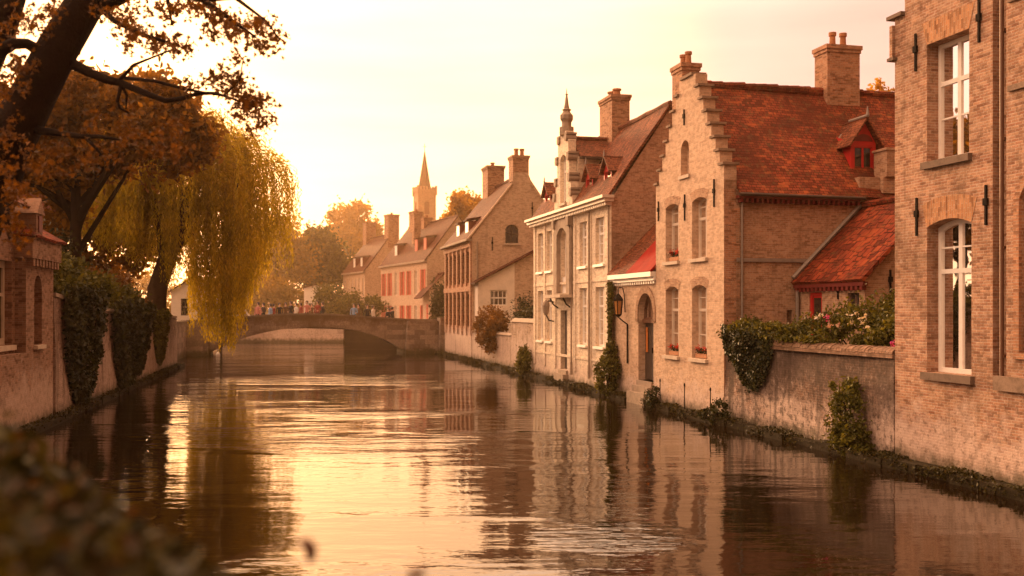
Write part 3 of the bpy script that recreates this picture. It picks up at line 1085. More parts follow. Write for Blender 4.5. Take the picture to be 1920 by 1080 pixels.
# ------------------------------------------------------------------ step gabled house
def gable_house():
    h = thing('step_gabled_house', 'tall narrow house with stepped gable, steep red tiled roof and red dormer', 'house', RF, (0, 10.2, 0))
    P = facade(-.04)
    S = side(7.85)
    steps_r, steps_l = [], []
    n = 8
    for k in range(n):
        s = 7.85 + .256 * k
        z0, z1 = 6.42 + .40 * k, 6.42 + .40 * (k + 1)
        steps_r += [(s, z0), (s, z1)]
        steps_l += [(20.42 - s, z0), (20.42 - s, z1)]
    out = [(12.57, -.55), (7.85, -.55)] + steps_r[:] + list(reversed(steps_l))
    holes = [rect(8.9, 9.88, 4.42, 6.12, .1), rect(10.82, 11.8, 4.42, 6.12, .1), rect(8.9, 9.88, 1.63, 3.68, .12), rect(10.82, 11.8, 1.63, 3.68, .12), rect(10.08, 10.66, 6.86, 7.86, .28)]
    mb = MB()
    wall(mb, P, out, holes, .2)
    mb.poly([(.16, hh, zz) for hh, zz in holes[4]])
    # back of the stepped parapet
    bk = [(12.57, 5.8), (7.85, 5.8)] + steps_r + list(reversed(steps_l))
    tmp = facade(.32)
    wall(mb, tmp, bk, [])
    for st in (steps_r, steps_l):
        for k in range(len(st) - 1):
            a, b = st[k], st[k + 1]
            mb.poly([(-.04, a[0], a[1]), (-.04, b[0], b[1]), (.32, b[0], b[1]), (.32, a[0], a[1])])
    a, b = steps_r[-1], steps_l[-1]
    mb.poly([(-.04, a[0], a[1]), (-.04, b[0], b[1]), (.32, b[0], b[1]), (.32, a[0], a[1])])
    mb.poly([(-.04, 12.57, -.5), (9, 12.57, -.5), (9, 12.57, 6.2), (-.04, 12.57, 6.42)])
    mb.poly([(9, 12.57, -.5), (9, 7.85, -.5), (9, 7.85, 6.2), (9, 10.2, 9.4), (9, 12.57, 6.2)])
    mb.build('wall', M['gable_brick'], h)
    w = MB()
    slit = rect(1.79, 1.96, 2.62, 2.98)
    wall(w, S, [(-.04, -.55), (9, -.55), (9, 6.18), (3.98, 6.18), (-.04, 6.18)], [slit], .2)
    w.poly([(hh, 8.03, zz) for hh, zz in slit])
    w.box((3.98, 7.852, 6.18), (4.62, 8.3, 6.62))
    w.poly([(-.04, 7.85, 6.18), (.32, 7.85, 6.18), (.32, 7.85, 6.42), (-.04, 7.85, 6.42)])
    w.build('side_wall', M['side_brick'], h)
    # the darker, older brick of the corner
    q = MB()
    for k in range(11):
        q.box((-.03, 7.842, .9 + k * .48), (.42 if k % 2 else .3, 7.85, .9 + k * .48 + .46))
    q.build('quoin', M['chimney_brick'], h)
    pts_l = [(.30, 12.72), (9.1, 12.72)]
    mb = MB()
    mb.slab((.33, 7.62, 6.06), (9.1, 7.62, 6.06), (9.1, 10.2, 9.45), (.33, 10.2, 9.45), 26, 10, .09, .016)
    mb.slab((.33, 12.75, 6.1), (9.1, 12.75, 6.1), (9.1, 10.2, 9.45), (.33, 10.2, 9.45), 10, 6, .09, .016)
    t = .33
    rr = random.Random(9)
    while t < 9:
        z = 9.47 + rr.uniform(-.012, .012)
        mb.tube([(t, 10.2, z), (t + .36, 10.2, z + .012)], [.095, .105], 8)
        t += .35
    roof = mb.build('roof', M['tile_gable'], h)
    e = MB()
    e.box((.3, 7.66, 5.93), (3.9, 7.85, 6.0))
    for k in range(24):
        t = .36 + k * .15
        e.box((t, 7.67, 5.82), (t + .07, 7.85, 5.93))
    e.build('eaves_board', M['dark_red'], h)
    g = MB()
    g.tube([(.28, 7.58, 6.02), (3.98, 7.58, 6.0)], .045, 8)
    g.build('gutter', M['dark_wood'], h)
    p = MB()
    p.tube([(.46, 7.80, 5.9), (.46, 7.80, 2.2)], .03, 8)
    p.build('downpipe', M['lead'], h)
    cb = [((-.10, 9.80, 9.62), (.37, 10.62, 9.70))]
    for k in range(n - 1):
        s = 7.85 + .256 * k
        z1 = 6.42 + .40 * (k + 1)
        for a, b in ((s - .07, s + .25), (20.42 - s - .25, 20.42 - s + .07)):
            cb.append(((-.11, a, z1 - .004), (.38, b, z1 + .06)))
    pieces('coping', M['coping_stone'], h, cb)
    sc = MB()
    sc.box((.32, 7.80, 4.26), (2.56, 7.85, 4.36))
    sc.build('string_course', M['lead'], h)
    for (a, b, z0, z1, bars) in ((8.9, 9.88, 4.42, 6.12, (.85,)), (10.82, 11.8, 4.42, 6.12, (.85,)), (8.9, 9.88, 1.63, 3.68, (.83, .32)), (10.82, 11.8, 1.63, 3.68, (.83, .32))):
        o = window(h, P, a, b, z0, z1, .1 if z0 > 4 else .12, .2, (.5,), (.66,), bars, sill=.1, sill_mat=M['pale_stone'], fw=.055, mull=.03, mat=M['cream_paint'])
        curtain(o, P, a + .05, a + .33, z0, z1 - .1, .34, M['curtain'])
        curtain(o, P, b - .33, b - .05, z0, z1 - .1, .34, M['curtain'])
        lintel(h, P, a, b, z1, .1 if z0 > 4 else .12, M['arch_brick'] if False else M['side_brick'], .24)
    s = MB()
    pbox(s, P, 10.0, 10.74, 6.76, 6.856, -.06, .15)
    s.build('niche_sill', M['pale_stone'], h)
    for s, z0, z1 in ((12.33, 5.7, 6.3), (10.4, 8.3, 8.75), (10.36, 5.55, 6.3), (8.42, 5.75, 6.5)):
        anchor(h, P, s, z0, z1)
    chimney(h, .42, .98, 11.62, 12.38, 6.4, 10.42, M['chimney_brick'], ((.7, 12.2), (.7, 11.8)), .06, .38, .095)
    chimney(h, 4.25, 5.32, 9.9, 10.6, 9.0, 10.78, M['chimney_brick'], ((4.63, 10.25), (4.98, 10.25)), .06, .45, .10)
    # red wall dormer
    d = MB()
    D = side(8.32)
    t0, t1, z0, ze, za = 4.02, 4.80, 6.72, 7.62, 8.28
    wall(d, D, [(t0, z0), (t1, z0), (t1, ze), ((t0 + t1) / 2, za), (t0, ze)], [rect(t0 + .09, t1 - .09, z0 + .1, z0 + .82)], .1)
    d.poly([(t0, 8.32, z0), (t0, 8.32, ze), (t0, 9.1, ze + .3), (t0, 9.6, ze)])
    d.poly([(t1, 8.32, z0), (t1, 8.32, ze), (t1, 9.1, ze + .3), (t1, 9.6, ze)])
    tc = (t0 + t1) / 2
    arch = [(tc + .28 * math.cos(math.pi * k / 10), 7.68 + .2 * math.sin(math.pi * k / 10)) for k in range(11)]
    do = d.build('dormer', M['red_paint'], h)
    ar = MB()
    ar.prism([(a, 8.31, z) for a, z in arch], (0, -.004, 0))
    ar.build('dormer_panel', M['dark_red'], do)
    fr = MB()
    ring(fr, D, rect(t0 + .09, t1 - .09, z0 + .1, z0 + .82), rect(t0 + .14, t1 - .14, z0 + .15, z0 + .78), .03, .08)
    pbox(fr, D, tc - .03, tc + .03, z0 + .15, z0 + .78, .035, .075)
    fr.build('dormer_window', M['red_paint'], do)
    gp = MB()
    gp.poly([(t0 + .1, 8.38, z0 + .11), (t1 - .1, 8.38, z0 + .11), (t1 - .1, 8.38, z0 + .81), (t0 + .1, 8.38, z0 + .81)])
    gp.build('pane', M['glass_dark'], do)
    r = MB()
    for sgn, te in ((-1, t0 - .18), (1, t1 + .18)):
        r.slab((te, 8.12, ze - .1), (te, 9.7, ze - .1), (tc, 9.7, za + .06), (tc, 8.12, za + .06), 6, 4, .05, .006)
    r.build('dormer_roof', M['tile_brown'], do)
    l = MB()
    l.tube([(tc, 8.1, za + .08), (tc, 9.0, za + .08)], .045, 8)
    l.tube([(tc, 8.12, za + .08), (tc, 8.12, za + .34)], [.05, .012], 8)
    l.box((t0 - .06, 8.22, z0 - .07), (t1 + .06, 8.42, z0 - .002))
    l.tube([(t0 - .02, 8.34, z0), (t0 - .02, 8.98, ze - .05)], .03, 6)
    l.tube([(t0 - .2, 9.02, ze - .1), (t0 + .15, 9.02, ze + .35)], .03, 6)
    l.build('dormer_lead', M['lead'], do)
    b = MB()
    b.box((4.66, 7.6, 6.62), (5.5, 8.2, 7.34))
    b.box((4.62, 7.56, 7.34), (5.54, 8.24, 7.40))
    b.box((4.62, 7.7, 6.18), (6.5, 7.848, 6.62))
    b.box((4.56, 7.62, 5.78), (6.5, 7.848, 5.84))
    b.build('side_stack', M['side_brick'], h)


gable_house()


def garden_house():
    h = thing('garden_house', 'low brick annex with bright red pantile roof behind the flowering garden', 'house', RF, (2.1, 6.3, 1.62))
    P = facade(2.1)
    mb = MB()
    door = rect(6.62, 7.24, 1.66, 3.44)
    win = rect(4.95, 5.45, 2.6, 3.4)
    wall(mb, P, [(4.72, 1.4), (7.84, 1.4), (7.84, 3.86), (4.72, 3.86)], [door, win], .15)
    G = side(4.72)
    wall(mb, G, [(2.1, 1.4), (6.2, 1.4), (6.2, 3.8), (4.05, 5.72), (2.1, 3.86)], [], .1)
    mb.build('wall', M['side_brick'], h)
    r = MB()
    r.slab((1.9, 4.55, 3.72), (1.9, 7.84, 3.72), (4.05, 7.84, 5.82), (4.05, 4.55, 5.82), 14, 12, .09, .012)
    r.slab((6.3, 4.55, 3.72), (6.3, 7.84, 3.72), (4.05, 7.84, 5.82), (4.05, 4.55, 5.82), 8, 6, .09, .012)
    r.tube([(4.05, 4.55, 5.84), (4.05, 7.84, 5.84)], .1, 8)
    r.build('roof', M['tile_pan'], h)
    f = MB()
    f.tube([(1.94, 7.79, 3.84), (3.98, 7.79, 5.84)], .06, 6)
    f.build('flashing', M['lead'], h)
    e = MB()
    e.box((1.97, 4.6, 3.56), (2.1, 7.84, 3.66))
    for k in range(16):
        e.box((1.98, 4.66 + k * .2, 3.46), (2.1, 4.76 + k * .2, 3.56))
    e.build('eaves_board', M['dark_red'], h)
    d = MB()
    d.box((2.16, 6.68, 1.66), (2.22, 7.18, 3.4))
    d.box((2.13, 6.62, 1.66), (2.24, 6.70, 3.44))
    d.box((2.13, 7.12, 1.66), (2.24, 7.24, 3.44))
    d.box((2.13, 6.70, 3.36), (2.24, 7.12, 3.44))
    do = d.build('door', M['red_paint'], h)
    g = MB()
    g.box((2.145, 6.74, 2.3), (2.158, 7.08, 3.3))
    g.build('pane', M['glass_dark'], do)
    window(h, P, 4.95, 5.45, 2.6, 3.4, 0, .1, (.5,), (), (), mat=M['dark_wood'], pane=M['glass_dark'], fw=.05)
    p = MB()
    p.tube([(2.02, 7.7, 3.5), (2.02, 7.7, 1.6)], .05, 8)
    p.build('downpipe', M['lead'], h)
    anchor(h, P, 5.85, 3.25, 3.68)
    anchor(h, G, 2.78, 3.4, 3.95)


garden_house()


def entrance_house():
    h = thing('gatehouse', 'low brick entrance building with arched wooden door and white cornice between two houses', 'house', RF, (0, 14.6, 0))
    P = facade(0.02)
    mb = MB()
    dr = rect(12.92, 14.22, .72, 3.52, .64, 16)
    wall(mb, P, [(12.58, -.55), (16.55, -.55), (16.55, 3.95), (12.58, 3.95)], [dr], .28)
    mb.box((.022, 12.6, -.55), (.3, 12.9, .3))
    mb.build('wall', M['gable_brick'], h)
    a = MB()
    ring(a, P, rect(12.72, 14.42, 2.6, 3.74, .84, 16), rect(12.92, 14.22, 2.6, 3.52, .64, 16), -.03, .01)
    a.build('door_arch', M['side_brick'], h)
    c = MB()
    c.box((-.22, 12.58, 4.02), (.2, 16.55, 4.17))
    c.box((-.12, 12.58, 3.9), (.2, 16.55, 4.018))
    for k in range(20):
        c.box((-.08, 12.65 + k * .2, 3.80), (.018, 12.73 + k * .2, 3.9))
    c.build('cornice', M['white_paint'], h)
    r = MB()
    r.slab((-.24, 14.74, 4.19), (-.24, 16.55, 4.19), (3.6, 16.55, 8.1), (3.6, 14.74, 8.1), 8, 14, .09, .012)
    r.build('roof', M['tile_brown'], h)
    r = MB()
    r.slab((-.24, 12.58, 4.19), (-.24, 14.738, 4.19), (3.6, 14.738, 8.1), (3.6, 12.58, 8.1), 8, 14, .07, .006)
    r.build('roof_panel', M['red_sheet'], h, label='bright red part of the roof')
    b = MB()
    b.poly([(3.6, 12.58, -.5), (3.6, 16.55, -.5), (3.6, 16.55, 8), (3.6, 12.58, 8)])
    b.build('back_wall', M['side_brick'], h)
    # double door under a glazed fanlight
    d = MB()
    d.box((.24, 12.92, .74), (.32, 13.56, 2.56))
    d.box((.225, 12.98, 1.0), (.24, 13.5, 1.6))
    d.box((.225, 12.98, 1.7), (.24, 13.5, 2.46))
    dl = d.build('door', M['slate_wood'], h)
    hn = MB()
    hn.box((.19, 13.44, 1.6), (.225, 13.48, 1.78))
    hn.build('handle', M['iron'], dl)
    d = MB()
    d.box((.26, 13.58, .74), (.34, 14.22, 2.56))
    d.build('door', M['dark_wood'], h)
    t = MB()
    t.box((.16, 12.9, 2.56), (.30, 14.24, 2.68))
    t.build('transom', M['brown_wood'], h)
    f = MB()
    o1 = rect(12.92, 14.22, 2.68, 3.52, .63, 16)
    o2 = rect(12.99, 14.15, 2.74, 3.45, .57, 16)
    ring(f, P, o1, o2, .2, .27)
    for s in (13.3, 13.57, 13.84):
        f.box((.225, s - .02, 2.7), (.27, s + .02, 3.4))
    fo = f.build('fanlight', M['brown_wood'], h)
    g = MB()
    g.poly([(.26, a_, b_) for a_, b_ in rect(12.94, 14.2, 2.7, 3.5, .6, 16)])
    g.build('pane', M['glass_pale'], fo)
    s = MB()
    s.box((-.34, 12.85, .0), (-.01, 14.35, .36))
    s.box((-.18, 12.9, .36), (-.012, 14.3, .56))
    s.box((-.06, 12.93, .56), (.3, 14.21, .72))
    s.build('step', M['stone'], h)
    n = MB()
    n.box((.225, 13.92, 1.62), (.238, 14.08, 2.42))
    top(n, 'banner', 'narrow orange banner hanging on the arched wooden door', 'banner', M['orange_cloth'], RF, (.23, 13.85, 1.62))


entrance_house()


def wall_lantern():
    l = thing('wall_lantern', 'old iron lantern on a curved bracket left of the arched wooden door', 'lantern', RF, (-.35, 15.1, 2.8))
    c = (-.35, 15.1)
    b = MB()
    b.tube([(.0, 15.4, 2.9), (-.02, 15.42, 3.5), (-.1, 15.36, 3.72), (-.28, 15.2, 3.74), (-.35, 15.1, 3.62), (-.35, 15.1, 3.5)], .016, 6)
    b.build('bracket', M['iron'], l)
    k = MB()
    k.tube([(c[0], c[1], 3.28), (c[0], c[1], 3.34), (c[0], c[1], 3.44), (c[0], c[1], 3.52)], [.17, .16, .09, .03], 6)
    k.tube([(c[0], c[1], 2.74), (c[0], c[1], 2.80), (c[0], c[1], 2.84)], [.03, .10, .11], 6)
    for j in range(6):
        a = 2 * math.pi * j / 6
        k.tube([(c[0] + .11 * math.cos(a), c[1] + .11 * math.sin(a), 2.82), (c[0] + .16 * math.cos(a), c[1] + .16 * math.sin(a), 3.3)], .015, 4)
    k.build('lantern_cage', M['iron'], l)
    g = MB()
    g.tube([(c[0], c[1], 2.84), (c[0], c[1], 3.28)], [.095, .145], 6)
    g.build('lantern_glass', M['amber_glass'], l)
    p = MB()
    p.tube([(-.02, 15.12, 2.5), (-.02, 15.12, 1.2)], .03, 6)
    p.tube([(-.02, 15.12, 2.5), (-.2, 15.1, 2.62), (-.35, 15.1, 2.74)], .022, 6)
    p.build('conduit', M['iron'], l)


wall_lantern()


# ------------------------------------------------------------------ pale mansion with the ornate centre bay
def mansion():
    h = thing('canal_mansion', 'pale two storey canal house with white cornice, ornate central gable and spire', 'house', RF, (0, 21.7, 0))
    P = facade(-.06)
    S = side(16.57)
    cols_lo = ((17.34, 18.30), (19.3, 20.2), (23.95, 24.75), (25.3, 26.15))
    holes = []
    for a, b in cols_lo:
        holes.append(rect(a, b, 1.66, 3.80))
        holes.append(rect(a, b, 4.62, 6.3))
    door = rect(21.8, 22.7, .58, 2.96)
    balc = rect(21.45, 22.75, 3.64, 6.25, .3)
    mb = MB()
    wall(mb, P, [(16.57, -.55), (26.86, -.55), (26.86, 6.75), (16.57, 6.75)], holes + [door, balc], .22)
    mb.poly([(-.06, 26.86, -.5), (4.2, 26.86, -.5), (4.2, 26.86, 6.85), (2.1, 26.86, 10.1), (-.06, 26.86, 6.85)])
    mb.poly([(4.2, 26.86, -.5), (4.2, 16.57, -.5), (4.2, 16.57, 6.85), (4.2, 26.86, 6.85)])
    # pilaster strips
    for s in (16.72, 18.85, 20.75, 23.45, 25.02, 26.6):
        mb.box((-.10, s - .14, .6), (-.061, s + .14, 6.7))
    for z in (4.0, 1.1):
        mb.box((-.085, 16.57, z), (-.0605, 26.86, z + .1))
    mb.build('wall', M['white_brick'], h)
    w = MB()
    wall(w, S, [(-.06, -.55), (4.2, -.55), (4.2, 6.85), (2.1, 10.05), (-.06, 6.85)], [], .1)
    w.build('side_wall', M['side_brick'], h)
    r = gable_roof(h, -.3, 4.5, 16.5, 26.9, 6.86, 6.86, 2.1, 10.25, M['tile_brown'], axis='s')
    c = MB()
    c.box((-.46, 16.4, 6.86), (-.02, 26.98, 6.96))
    c.box((-.36, 16.45, 6.74), (-.02, 26.93, 6.858))
    for k in range(50):
        s = 16.55 + k * .205
        c.box((-.30, s, 6.62), (-.062, s + .09, 6.738))
    c.build('cornice', M['cream_paint'], h)
    for a, b in cols_lo:
        for z0, z1, tr, bars in ((1.66, 3.8, .68, (.22, .45, .84)), (4.62, 6.3, .66, (.22, .45, .83))):
            window(h, P, a, b, z0, z1, 0, .13, (.5,), (tr,), bars, sill=.09, sill_mat=M['white_paint'], fw=.075, mull=.04, pane=M['glass_pale'])
    # centre bay
    st = MB()
    ring(st, P, rect(21.0, 23.2, 3.55, 6.68, .55, 12), rect(21.45, 22.75, 3.64, 6.25, .3, 12), -.16, .02)
    st.box((-.30, 20.95, 6.28), (-.07, 21.25, 6.62))
    st.box((-.30, 22.95, 6.28), (-.07, 23.25, 6.62))
    st.build('door_surround', M['stone'], h)
    window(h, P, 21.45, 22.75, 3.64, 6.25, .3, .2, (.26, .74), (.26, .86), (.45, .64), fw=.12, mull=.05)
    pn = MB()
    pn.box((.02, 21.5, 3.66), (.17, 22.7, 4.3))
    pn.build('door_panel', M['white_paint'], h)
    b = MB()
    b.box((-.62, 20.95, 3.46), (-.062, 23.25, 3.58))
    b.build('balcony_slab', M['pale_stone'], h)
    for s in (21.2, 23.0):
        k = MB()
        k.tube([(-.07, s, 3.05), (-.28, s, 3.2), (-.42, s, 3.45)], [.03, .03, .03], 6)
        k.build('balcony_bracket', M['iron'], h)
    d = MB()
    d.box((.12, 21.82, .6), (.2, 22.68, 2.94))
    d.box((.10, 21.92, .75), (.12, 22.2, 2.8))
    d.box((.10, 22.3, .75), (.12, 22.58, 2.8))
    d.build('door', M['slate_wood'], h)
    s = MB()
    s.box((-.3, 21.6, .1), (-.062, 22.9, .42))
    s.box((-.14, 21.7, .42), (.1, 22.8, .57))
    s.build('step', M['stone'], h)
    for s_ in (18.82, 16.66, 21.0):
        p = MB()
        p.tube([(-.14, s_, 6.6), (-.14, s_, .9)], .035, 8)
        p.tube([(-.14, s_, .95), (-.14, s_, .45)], .055, 8)
        p.build('downpipe', M['stone'], h)
    # central gable above the cornice
    g = MB()
    out = [(21.0, 6.96), (23.45, 6.96), (23.45, 7.45), (23.3, 7.6), (23.25, 8.0), (23.05, 8.2), (23.05, 8.9), (22.92, 9.05), (22.92, 9.7), (22.62, 9.85), (22.62, 10.1),
           (21.82, 10.1), (21.82, 9.85), (21.52, 9.7), (21.52, 9.05), (21.40, 8.9), (21.40, 8.2), (21.2, 8.0), (21.15, 7.6), (21.0, 7.45)]
    hole = rect(21.82, 22.62, 7.25, 9.2, .2)
    wall(g, facade(-.1), out, [hole], .2)
    wall(g, facade(.22), out, [])
    for k in range(len(out)):
        a_, b_ = out[k], out[(k + 1) % len(out)]
        g.poly([(-.1, a_[0], a_[1]), (-.1, b_[0], b_[1]), (.22, b_[0], b_[1]), (.22, a_[0], a_[1])])
    g.box((.22, 21.25, 6.9), (1.4, 21.35, 9.0))
    g.box((.22, 23.1, 6.9), (1.4, 23.2, 9.0))
    go = g.build('central_gable', M['white_brick'], h)
    window(h, facade(-.1), 21.82, 22.62, 7.25, 9.2, .2, .16, (.5,), (.66,), (.33,), sill=.1, sill_mat=M['pale_stone'], pane=M['glass_pale'], name='gable_window')
    for s_, z in ((21.1, 7.55), (23.35, 7.55), (21.3, 8.15), (23.15, 8.15), (21.42, 9.0), (23.02, 9.0), (21.7, 9.8), (22.74, 9.8)):
        v = MB()
        v.tube([(-.18, s_, z), (.26, s_, z)], .15, 10)
        v.box((-.17, s_ - .16, z + .12), (.27, s_ + .16, z + .2))
        v.build('volute', M['stone'], go)
    f = MB()
    c0 = (.05, 22.22)
    prof = [(9.98, .30), (10.3, .30), (10.32, .2), (10.5, .2), (10.62, .27), (10.78, .27), (10.85, .2), (10.95, .14), (11.0, .2), (11.05, .12), (11.2, .09), (11.6, .035), (11.62, .07), (11.66, .02), (11.85, .012)]
    f.tube([(c0[0], c0[1], z) for z, r_ in prof], [r_ for z, r_ in prof], 8)
    f.build('finial', M['stone'], go)
    r = MB()
    for se in (20.95, 23.5):
        r.slab((.25, se, 8.98), (1.4, se, 8.98), (2.2, 22.22, 9.85), (.25, 22.22, 9.85), 6, 4, .07, .008)
    r.tube([(.25, 22.22, 9.88), (2.1, 22.22, 9.88)], .09, 8)
    r.build('gable_roof', M['tile_brown'], go)
    gt = MB()
    gt.box((.2, 20.86, 8.86), (1.3, 20.99, 8.96))
    gt.build('gutter', M['dark_wood'], go)
    chimney(h, 1.75, 2.5, 21.6, 23.1, 9.4, 11.6, M['chimney_brick'], ((2.1, 22.0), (2.1, 22.6)), .07, .3, .16)
    for sc_, z in ((18.0, 7.28), (20.1, 7.28), (25.9, 7.28)):
        d = MB()
        a, b, t = sc_ - .42, sc_ + .42, .30
        wall(d, facade(t), [(a, z), (b, z), (b, z + .72), (sc_, z + 1.2), (a, z + .72)], [rect(a + .1, b - .1, z + .06, z + .7)], .08)
        do = d.build('dormer', M['red_paint'], h)
        k = MB()
        k.poly([(t, a, z), (t, a, z + .72), (t + .6, a, z + .72)])
        k.poly([(t, b, z), (t, b, z + .72), (t + .6, b, z + .72)])
        k.build('dormer_cheek', M['dark_red'], do)
        g_ = MB()
        g_.poly([(t + .06, a + .09, z + .05), (t + .06, b - .09, z + .05), (t + .06, b - .09, z + .72), (t + .06, a + .09, z + .72)])
        g_.build('pane', M['glass_dark'], do)
        r = MB()
        for se in (a - .14, b + .14):
            r.slab((t - .16, se, z + .66), (t + 1.1, se, z + .66), (t + 1.1, sc_, z + 1.28), (t - .16, sc_, z + 1.28), 5, 3, .05, .005)
        r.build('dormer_roof', M['tile_brown'], do)
        l = MB()
        l.box((t - .12, a - .04, z - .1), (t + .03, b + .04, z - .003))
        l.tube([(t - .14, sc_, z + 1.26), (t - .14, sc_, z + 1.5)], [.04, .01], 6)
        l.build('dormer_lead', M['lead'], do)


mansion()


def mansion_lamp():
    l = thing('carved_lamp', 'ornate dark iron lamp beside the balcony of the pale canal house', 'lamp', RF, (-.45, 23.6, 2.6))
    m = MB()
    m.tube([(-.07, 23.55, 2.5), (-.3, 23.6, 2.55), (-.42, 23.6, 2.8)], .03, 6)
    m.tube([(-.07, 23.55, 3.3), (-.3, 23.6, 3.35), (-.42, 23.6, 3.25)], .03, 6)
    m.build('bracket', M['iron'], l)
    m = MB()
    m.tube([(-.42, 23.6, 2.75), (-.42, 23.6, 2.85), (-.42, 23.6, 3.15), (-.42, 23.6, 3.28), (-.42, 23.6, 3.4)], [.05, .11, .16, .12, .02], 6)
    m.build('lamp_body', M['stone'], l)


mansion_lamp()


# ------------------------------------------------------------------ right bank, farther
def far_garden_wall():
    g = thing('garden_wall', 'long pale garden wall stepping down beside the red brick facade', 'wall', RF, (0, 33.5, 0))
    mb = MB()
    mb.box((.0, 26.88, -.5), (.3, 31.2, 2.4))
    mb.box((.0, 31.2, -.5), (.3, 40.6, 1.72))
    mb.build('wall', M['pale_wall'], g)
    c = MB()
    c.prism([(-.06, 26.88, 2.4), (.36, 26.88, 2.4), (.15, 26.88, 2.58)], (0, 4.35, 0))
    c.build('coping', M['stone'], g)
    c = MB()
    c.prism([(-.06, 31.23, 1.72), (.36, 31.23, 1.72), (.15, 31.23, 1.84)], (0, 9.37, 0))
    c.build('coping', M['stone'], g)


far_garden_wall()


def red_brick_house():
    h = thing('red_brick_house', 'gabled house with red brick canal front and arched attic window in its pale gable', 'house', RF, (0, 45, 0))
    P = facade(0)
    mb = MB()
    holes = []
    ws = [41.35 + k * 1.34 for k in range(6)]
    for s in ws:
        holes += [rect(s, s + .82, 2.0, 3.9), rect(s, s + .82, 4.55, 6.4)]
    wall(mb, P, [(40.63, 2.0 - .6), (49.28, 1.4), (49.28, 7.05), (40.63, 7.05)], holes, .18)
    for k in range(7):
        s = 40.63 + .36 - .3 + k * 1.34
        mb.box((-.09, s, 1.5), (-.001, s + .34, 6.7))
    mb.box((-.11, 40.6, 4.05), (-.002, 49.3, 4.35))
    mb.box((-.12, 40.6, 6.62), (-.002, 49.3, 6.95))
    mb.build('front_wall', M['red_brick'], h)
    b = MB()
    b.box((-.03, 40.63, -.5), (.25, 49.28, 1.4))
    b.build('plinth', M['pale_wall'], h)
    S = side(40.63)
    g = MB()
    wi = rect(1.98, 2.78, 6.85, 7.95, .28)
    wall(g, S, [(0, -.5), (5.9, -.5), (5.9, 7.2), (3.5, 10.6), (3.35, 11.0), (2.5, 11.0), (2.4, 10.3), (0, 7.2)], [wi], .18)
    g.poly([(5.9, 40.63, -.5), (5.9, 49.28, -.5), (5.9, 49.28, 7.2), (5.9, 40.63, 7.2)])
    g.poly([(0, 49.28, -.5), (5.9, 49.28, -.5), (5.9, 49.28, 7.2), (2.95, 49.28, 11), (0, 49.28, 7.2)])
    g.build('gable_wall', M['far_brick'], h)
    gable_roof(h, -.3, 6.2, 40.7, 49.4, 6.95, 6.95, 2.95, 10.9, M['tile_far'], axis='s')
    k = MB()
    k.tube([(-.25, 40.6, 7.05), (2.4, 40.6, 10.35)], .07, 6)
    k.tube([(6.1, 40.6, 7.05), (3.5, 40.6, 10.35)], .07, 6)
    k.build('verge', M['far_brick'], h)
    e = MB()
    e.box((-.36, 40.5, 6.96), (-.01, 49.4, 7.08))
    e.build('cornice', M['stone'], h)
    for s in ws:
        for z0, z1 in ((2.0, 3.9), (4.55, 6.4)):
            window(h, P, s, s + .82, z0, z1, 0, .14, (.5,), (.66,), (), mat=M['orange_red'] if False else M['brown_wood'], pane=M['glass_pale'], fw=.07)
    window(h, S, 1.98, 2.78, 6.85, 7.95, .28, .16, (.5,), (.5,), (), sill=.1, sill_mat=M['pale_stone'], mat=M['dark_wood'], pane=M['glass_dark'])
    chimney(h, 2.45, 3.4, 40.66, 41.7, 10.5, 12.0, M['chimney_brick'], ((2.75, 41.1), (3.1, 41.1)), .07, .45, .13)
    chimney(h, 2.4, 3.5, 47.2, 48.8, 9.8, 12.3, M['chimney_brick'], ((2.9, 48),), .08, .3, .13)
    for s in (43.2, 46.0):
        d = MB()
        d.box((.35, s, 7.45), (1.6, s + 1.0, 8.35))
        do = d.build('dormer', M['dark_red'], h)
        r = MB()
        r.prism([(.2, s - .12, 8.35), (2.3, s - .12, 8.75), (2.3, s - .12, 8.85), (.2, s - .12, 8.45)], (0, 1.24, 0))
        r.build('dormer_roof', M['tile_far'], do)
        w = MB()
        w.box((.31, s + .08, 7.5), (.348, s + .92, 8.3))
        w.build('dormer_window', M['white_paint'], do)
    anchor(h, S, 1.2, 6.4, 7.2)
    anchor(h, S, 3.6, 8.4, 9.3)
    p = MB()
    p.tube([(.3, 40.55, 6.9), (.3, 40.55, 2)], .05, 6)
    p.build('downpipe', M['stone'], h)


red_brick_house()


def lean_to():
    h = thing('lean_to', 'white plastered lean-to with a small paned window against the pale gable', 'building', RF, (2.5, 39.8, 1.6))
    S = side(39.7)
    mb = MB()
    wi = rect(.85, 1.86, 3.22, 4.1)
    wall(mb, S, [(.15, 1.5), (2.3, 1.5), (2.3, 5.72), (.15, 4.6)], [wi], .15)
    mb.poly([(.15, 39.7, 1.5), (.15, 40.62, 1.5), (.15, 40.62, 4.6), (.15, 39.7, 4.6)])
    mb.build('wall', M['plaster'], h)
    mb = MB()
    dr = rect(3.3, 3.85, 2.35, 3.25)
    wall(mb, S, [(2.3, 1.5), (5.6, 1.5), (5.6, 7.4), (2.3, 5.72)], [dr], .12)
    mb.build('side_wall', M['far_brick'], h)
    d = MB()
    d.box((3.3, 39.8, 2.35), (3.85, 39.84, 3.25))
    d.build('door', M['red_paint'], h)
    window(h, S, .85, 1.86, 3.22, 4.1, 0, .06, (.25, .5, .75), (.5,), (), fw=.06, pane=M['glass_dark'], mull=.02)
    r = MB()
    r.slab((-.1, 39.5, 4.52), (-.1, 40.62, 4.52), (5.6, 40.62, 7.5), (5.6, 39.5, 7.5), 4, 10, .1, .01)
    r.build('roof', M['tile_far'], h)


lean_to()


